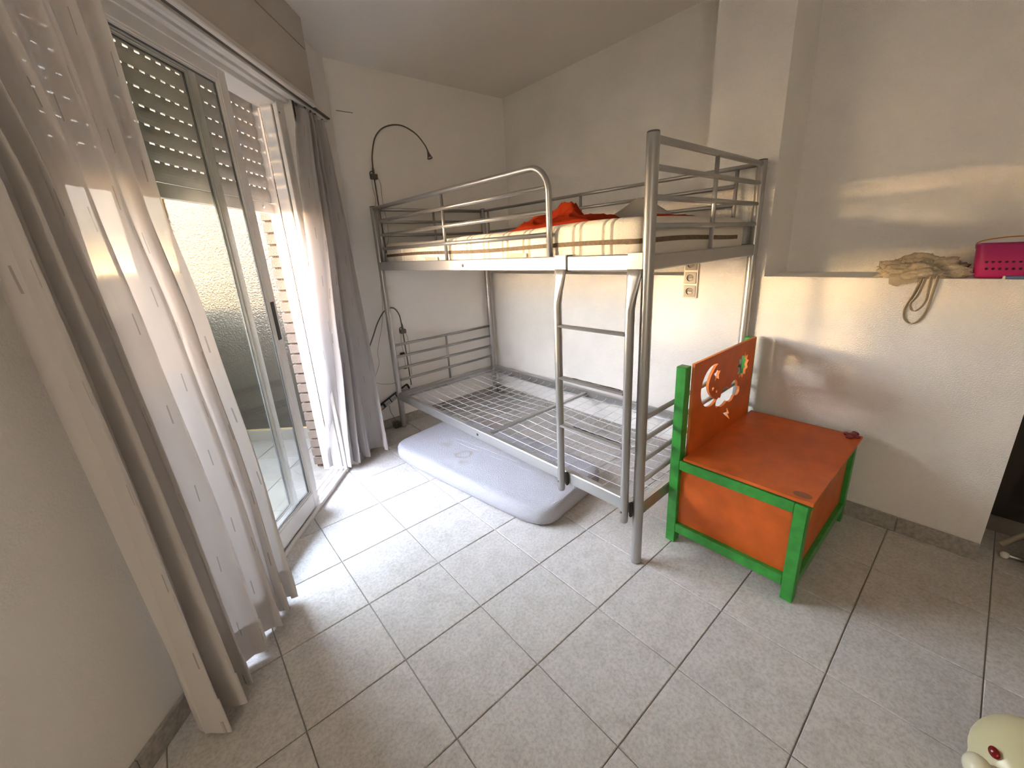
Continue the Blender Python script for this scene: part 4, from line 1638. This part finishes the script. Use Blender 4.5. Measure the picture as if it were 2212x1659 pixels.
obj('lead', MB().tube(smooth_path([(1.135, YF - .045, 0.055), (1.125, YF - .03, 0.09), (1.115, YF - .01, 0.13), (1.112, YF - .008, 0.18)], 5), 0.002, 6), M_CORD, ado)

# ================================================================== THINGS ON THE LEDGE
bag = thing('cloth_bag', 'crumpled beige canvas bag with straps hanging over the ledge of the niche', 'bag', (2.27, -2.07, LED))
link('bag_body', crumple((2.268, -2.065, LED), (0.072, 0.115, 0.060), 4, 5, 0.55, 1.9, 0.15), M_CANVAS, bag)
fl_ = MB()
bm = fl_.bm
rows = []
for i in range(7):
    y = -1.985 - 0.014 * i
    dz = -0.010 - 0.012 * math.sin(i / 6 * pi) - (0.012 if i < 3 else 0)
    rows.append([bm.verts.new((2.23, y, LED + 0.02)), bm.verts.new((XR - 0.004, y, LED + 0.010)), bm.verts.new((XR - 0.008 - 0.006 * (i % 2), y - 0.004, LED + dz))])
for A_, B_ in zip(rows, rows[1:]):
    for k in range(2):
        bm.faces.new((A_[k], A_[k + 1], B_[k + 1], B_[k]))
obj('flap', fl_, M_CANVAS, bag, True)
X_ = XR - 0.008
st1_ = smooth_path([(2.22, -2.085, LED + 0.055), (XR - 0.006, -2.083, LED + 0.012), (X_ - 0.004, -2.070, LED - 0.06), (X_, -2.054, 0.975), (X_, -2.057, 0.938), (X_, -2.078, 0.915), (X_, -2.100, 0.930), (X_, -2.114, 0.970), (X_ - 0.003, -2.119, LED - 0.06), (XR - 0.006, -2.124, LED + 0.008), (2.22, -2.12, LED + 0.03)], 5)
st2_ = smooth_path([(2.225, -2.095, LED + 0.05), (XR - 0.010, -2.094, LED + 0.014), (X_ - 0.010, -2.082, LED - 0.06), (X_ - 0.006, -2.066, 0.992), (X_ - 0.006, -2.080, 0.966), (X_ - 0.006, -2.099, 0.985), (X_ - 0.008, -2.108, LED - 0.07), (XR - 0.010, -2.106, LED + 0.010), (2.22, -2.105, LED + 0.03)], 5)
obj('strap', MB().ribbon(st1_, (-1, 0.8, 0.1), 0.011, 0.003), M_CANVAS, bag)
obj('strap', MB().ribbon(st2_, (-1, 0.8, 0.1), 0.010, 0.003), M_CANVAS, bag)

bk = thing('plastic_basket', 'magenta perforated plastic basket with orange cord handle on the ledge', 'basket', (2.30, -2.32, LED))
b_ = MB()
bm = b_.bm
bcx, bcy, bwx, bwy, bh = 2.285, -2.325, 0.072, 0.128, 0.118
def rrect(sc, z, r=0.03, m=6):
    pts = []
    hx, hy = bwx * sc, bwy * sc
    for (sx, sy, a0) in ((1, 1, 0), (-1, 1, pi / 2), (-1, -1, pi), (1, -1, 3 * pi / 2)):
        for k in range(m + 1):
            an = a0 + k / m * pi / 2
            pts.append(Vector((bcx + sx * (hx - r) + r * cos(an), bcy + sy * (hy - r) + r * sin(an), z)))
    return pts
secs = [(0.88, LED + 0.001), (0.93, LED + 0.012), (0.96, LED + 0.06), (1.0, LED + bh - 0.006), (1.02, LED + bh), (0.98, LED + bh), (0.955, LED + bh - 0.006), (0.90, LED + 0.014)]
rings = [[bm.verts.new(p) for p in rrect(s_, z_)] for s_, z_ in secs]
for A_, B_ in zip(rings, rings[1:]):
    n = len(A_)
    for k in range(n):
        f = bm.faces.new((A_[k], A_[(k + 1) % n], B_[(k + 1) % n], B_[k]))
        f.smooth = True
bm.faces.new(list(reversed(rings[0])))
bm.faces.new(rings[-1])
obj('basket_body', b_, M_MAG, bk)
hole_me = MB().lathe([(0.0, 0.0006), (0.0042, 0.0005), (0.0045, -0.001)], (0, 0, 0), (-1, 0, 0), 8).mesh('hole')
hole_me.materials.append(mat('dark_holes', (0.05, 0.004, 0.014), rough=0.6))
for r_, z_ in enumerate((LED + 0.034, LED + 0.058, LED + 0.084)):
    for k in range(11):
        s_ = 0.94 + 0.055 * (z_ - LED) / bh
        piece('hole', hole_me, (bcx - bwx * s_ + 0.001, bcy + 0.088 - 0.0155 * k + (0.004 if r_ == 1 else 0), z_), None, bk)
hn = smooth_path([(bcx - 0.02, bcy + bwy * 1.0, LED + bh - 0.015), (bcx - 0.03, bcy + bwy * 0.99, LED + bh + 0.004), (bcx - 0.03, bcy + bwy * 0.78, LED + bh + 0.015), (bcx - 0.03, bcy + bwy * 0.3, LED + bh + 0.022), (bcx - 0.03, bcy - bwy * 0.4, LED + bh + 0.018), (bcx - 0.03, bcy - bwy * 1.0, LED + bh - 0.008)], 6)
obj('cord_handle', MB().tube(hn, 0.002, 7), M_ORSTR, bk)
bl_ = MB().box((2.197, -2.46, LED + 0.0005), (2.232, -2.282, LED + 0.011), 0.002)
bo_ = thing('notebook', 'thin blue booklet lying in front of the magenta basket', 'book', (2.21, -2.37, LED))
obj('cover', bl_, M_BLUE, bo_)
obj('corner_tip', MB().box((2.1965, -2.287, LED + 0.0004), (2.204, -2.280, LED + 0.0112), 0.001), M_WHITEC, bo_)

# ================================================================== UNDER THE LEDGE (dark opening)
bn = thing('baby_bouncer', 'beige tube frame seat with dotted cushion in the dark opening under the ledge', 'seat', (2.42, -2.62, 0))
tb_ = MB()
tb_.tube(smooth_path([(2.315, -2.475, 0.030), (2.36, -2.51, 0.055), (2.42, -2.57, 0.10), (2.48, -2.66, 0.17), (2.50, -2.80, 0.22)], 6), 0.011, 10)
obj('frame_tube', tb_, M_BEIGET, bn)
obj('frame_tube', MB().tube(smooth_path([(2.41, -2.545, 0.09), (2.42, -2.57, 0.17), (2.43, -2.62, 0.26)], 5), 0.006, 8), M_BEIGET, bn)
obj('base_tube', MB().tube(smooth_path([(2.285, -2.492, 0.0125), (2.29, -2.53, 0.0115), (2.31, -2.66, 0.0115), (2.34, -2.85, 0.0115)], 5), 0.009, 10), M_STEEL, bn)
obj('foot_cap', MB().lathe([(0.0, -0.014), (0.010, -0.010), (0.0135, 0), (0.010, 0.010), (0.0, 0.014)], (2.277, -2.492, 0.0145), ZZ, 14), M_WHITEC, bn)
cu_ = MB()
cu_.lathe([(0.0, -0.02), (0.07, -0.018), (0.105, 0.0), (0.07, 0.016), (0.0, 0.02)], (2.50, -2.605, 0.25), (-0.75, 0.55, 0.35), 30)
cuo = obj('cushion', cu_, M_DOT, bn)
dt = MB()
ax = Vector((-0.75, 0.55, 0.35)).normalized()
sx_ = ax.cross(ZZ).normalized()
sy_ = ax.cross(sx_)
for (p_, q_) in ((-0.05, 0.02), (-0.062, -0.01), (-0.03, -0.045), (-0.072, 0.03), (0.0, 0.05), (0.02, -0.02), (-0.045, 0.055), (0.05, 0.03), (0.0, 0.0)):
    rr = math.hypot(p_, q_)
    hh = 0.02 - 0.004 * min(1, rr / 0.07) if rr < 0.07 else 0.016 - 0.016 * (rr - 0.07) / 0.035
    dt.lathe([(0.0, 0.0015), (0.006, 0.0012), (0.006, -0.001)], Vector((2.50, -2.605, 0.25)) + sx_ * p_ + sy_ * q_ + ax * hh, ax, 10)
obj('dots', dt, M_BLACK, cuo)['kind'] = 'stuff'
rd_ = MB()
rd_.box((2.225, -2.66, 0.0), (2.30, -2.545, 0.11), 0.014, 3)
rdo = thing('toy_block', 'dark red plastic toy block on the floor in front of the dark opening', 'toy', (2.26, -2.6, 0))
obj('block', rd_, M_DRED, rdo)
obj('stud', MB().lathe([(0.018, 0.0), (0.018, 0.012), (0.0, 0.013)], (2.262, -2.60, 0.11), ZZ, 14), M_DRED, rdo)

# ================================================================== ADDED FILL_LAMP (unseen, lifts the shade across the room)
lw_ = W(-4.6, 1.25, 2.0)
lmp = thing('added_fill_lamp', 'made-up pendant lamp behind the viewer, added to brighten the shaded room', 'lamp', tuple(lw_))
lz = Vector((lw_.x, lw_.y, 0))
obj('canopy', MB().lathe([(0.0, 0.0), (0.05, 0.0), (0.045, -0.02), (0.0, -0.022)], lz + ZZ * ZC, ZZ, 20), M_ALU, lmp)
obj('flex', MB().tube([lz + ZZ * (ZC - 0.02), lz + ZZ * 2.17], 0.004, 8), M_CORD, lmp)
obj('holder', MB().lathe([(0.0, 0.02), (0.03, 0.02), (0.04, 0.0), (0.0, 0.0)], lz + ZZ * 2.15, ZZ, 16), M_ALU, lmp)
fill_light = bpy.data.lights.new('fill_light', 'POINT')  # made-up fill source, brightens walls and ceiling
fill_light.energy = FILL_LAMP
fill_light.color = (1.0, 0.86, 0.69)
fill_light.shadow_soft_size = 0.12
bo_b = bpy.data.objects.new('fill_light', fill_light)
COL.objects.link(bo_b)
bo_b.parent = lmp
bo_b.location = (0, 0, 0.0)

# ================================================================== CREAM TOY (nearest corner)
ty = thing('plastic_toy', 'cream plastic toy animal with red eye and lobed snout at the bottom right', 'toy', (1.10, -2.52, 0))
def blob(name, c, r, m, parent, rot=(0, 0, 0), seg=28, lat=18):
    bm = bmesh.new()
    bmesh.ops.create_uvsphere(bm, u_segments=seg, v_segments=lat, radius=1.0)
    R3 = Matrix.Rotation(rot[2], 3, 'Z') @ Matrix.Rotation(rot[1], 3, 'Y') @ Matrix.Rotation(rot[0], 3, 'X')
    for v in bm.verts:
        v.co = R3 @ Vector((v.co.x * r[0], v.co.y * r[1], v.co.z * r[2])) + Vector(c)
    for f in bm.faces:
        f.smooth = True
    me = bpy.data.meshes.new(name)
    bm.to_mesh(me)
    bm.free()
    return link(name, me, m, parent)
blob('body', (1.12, -2.58, 0.125), (0.165, 0.15, 0.125), M_CREAMP, ty)
hd_ = blob('head', (1.065, -2.515, 0.235), (0.105, 0.098, 0.085), M_CREAMP, ty)
blob('eye', (1.0105, -2.446, 0.283), (0.0105, 0.0065, 0.0085), M_EYE, hd_, (0.6, -0.5, 0.5))
for (c, r) in (((0.958, -2.428, 0.275), (0.026, 0.021, 0.024)), ((0.922, -2.432, 0.262), (0.024, 0.020, 0.022)), ((0.965, -2.458, 0.262), (0.03, 0.026, 0.022))):
    blob('snout_lobe', c, r, M_CREAMP2, hd_, (0, 0, 0.4), 20, 14)
print('tiles', n_tiles, 'objects', len(bpy.data.objects))
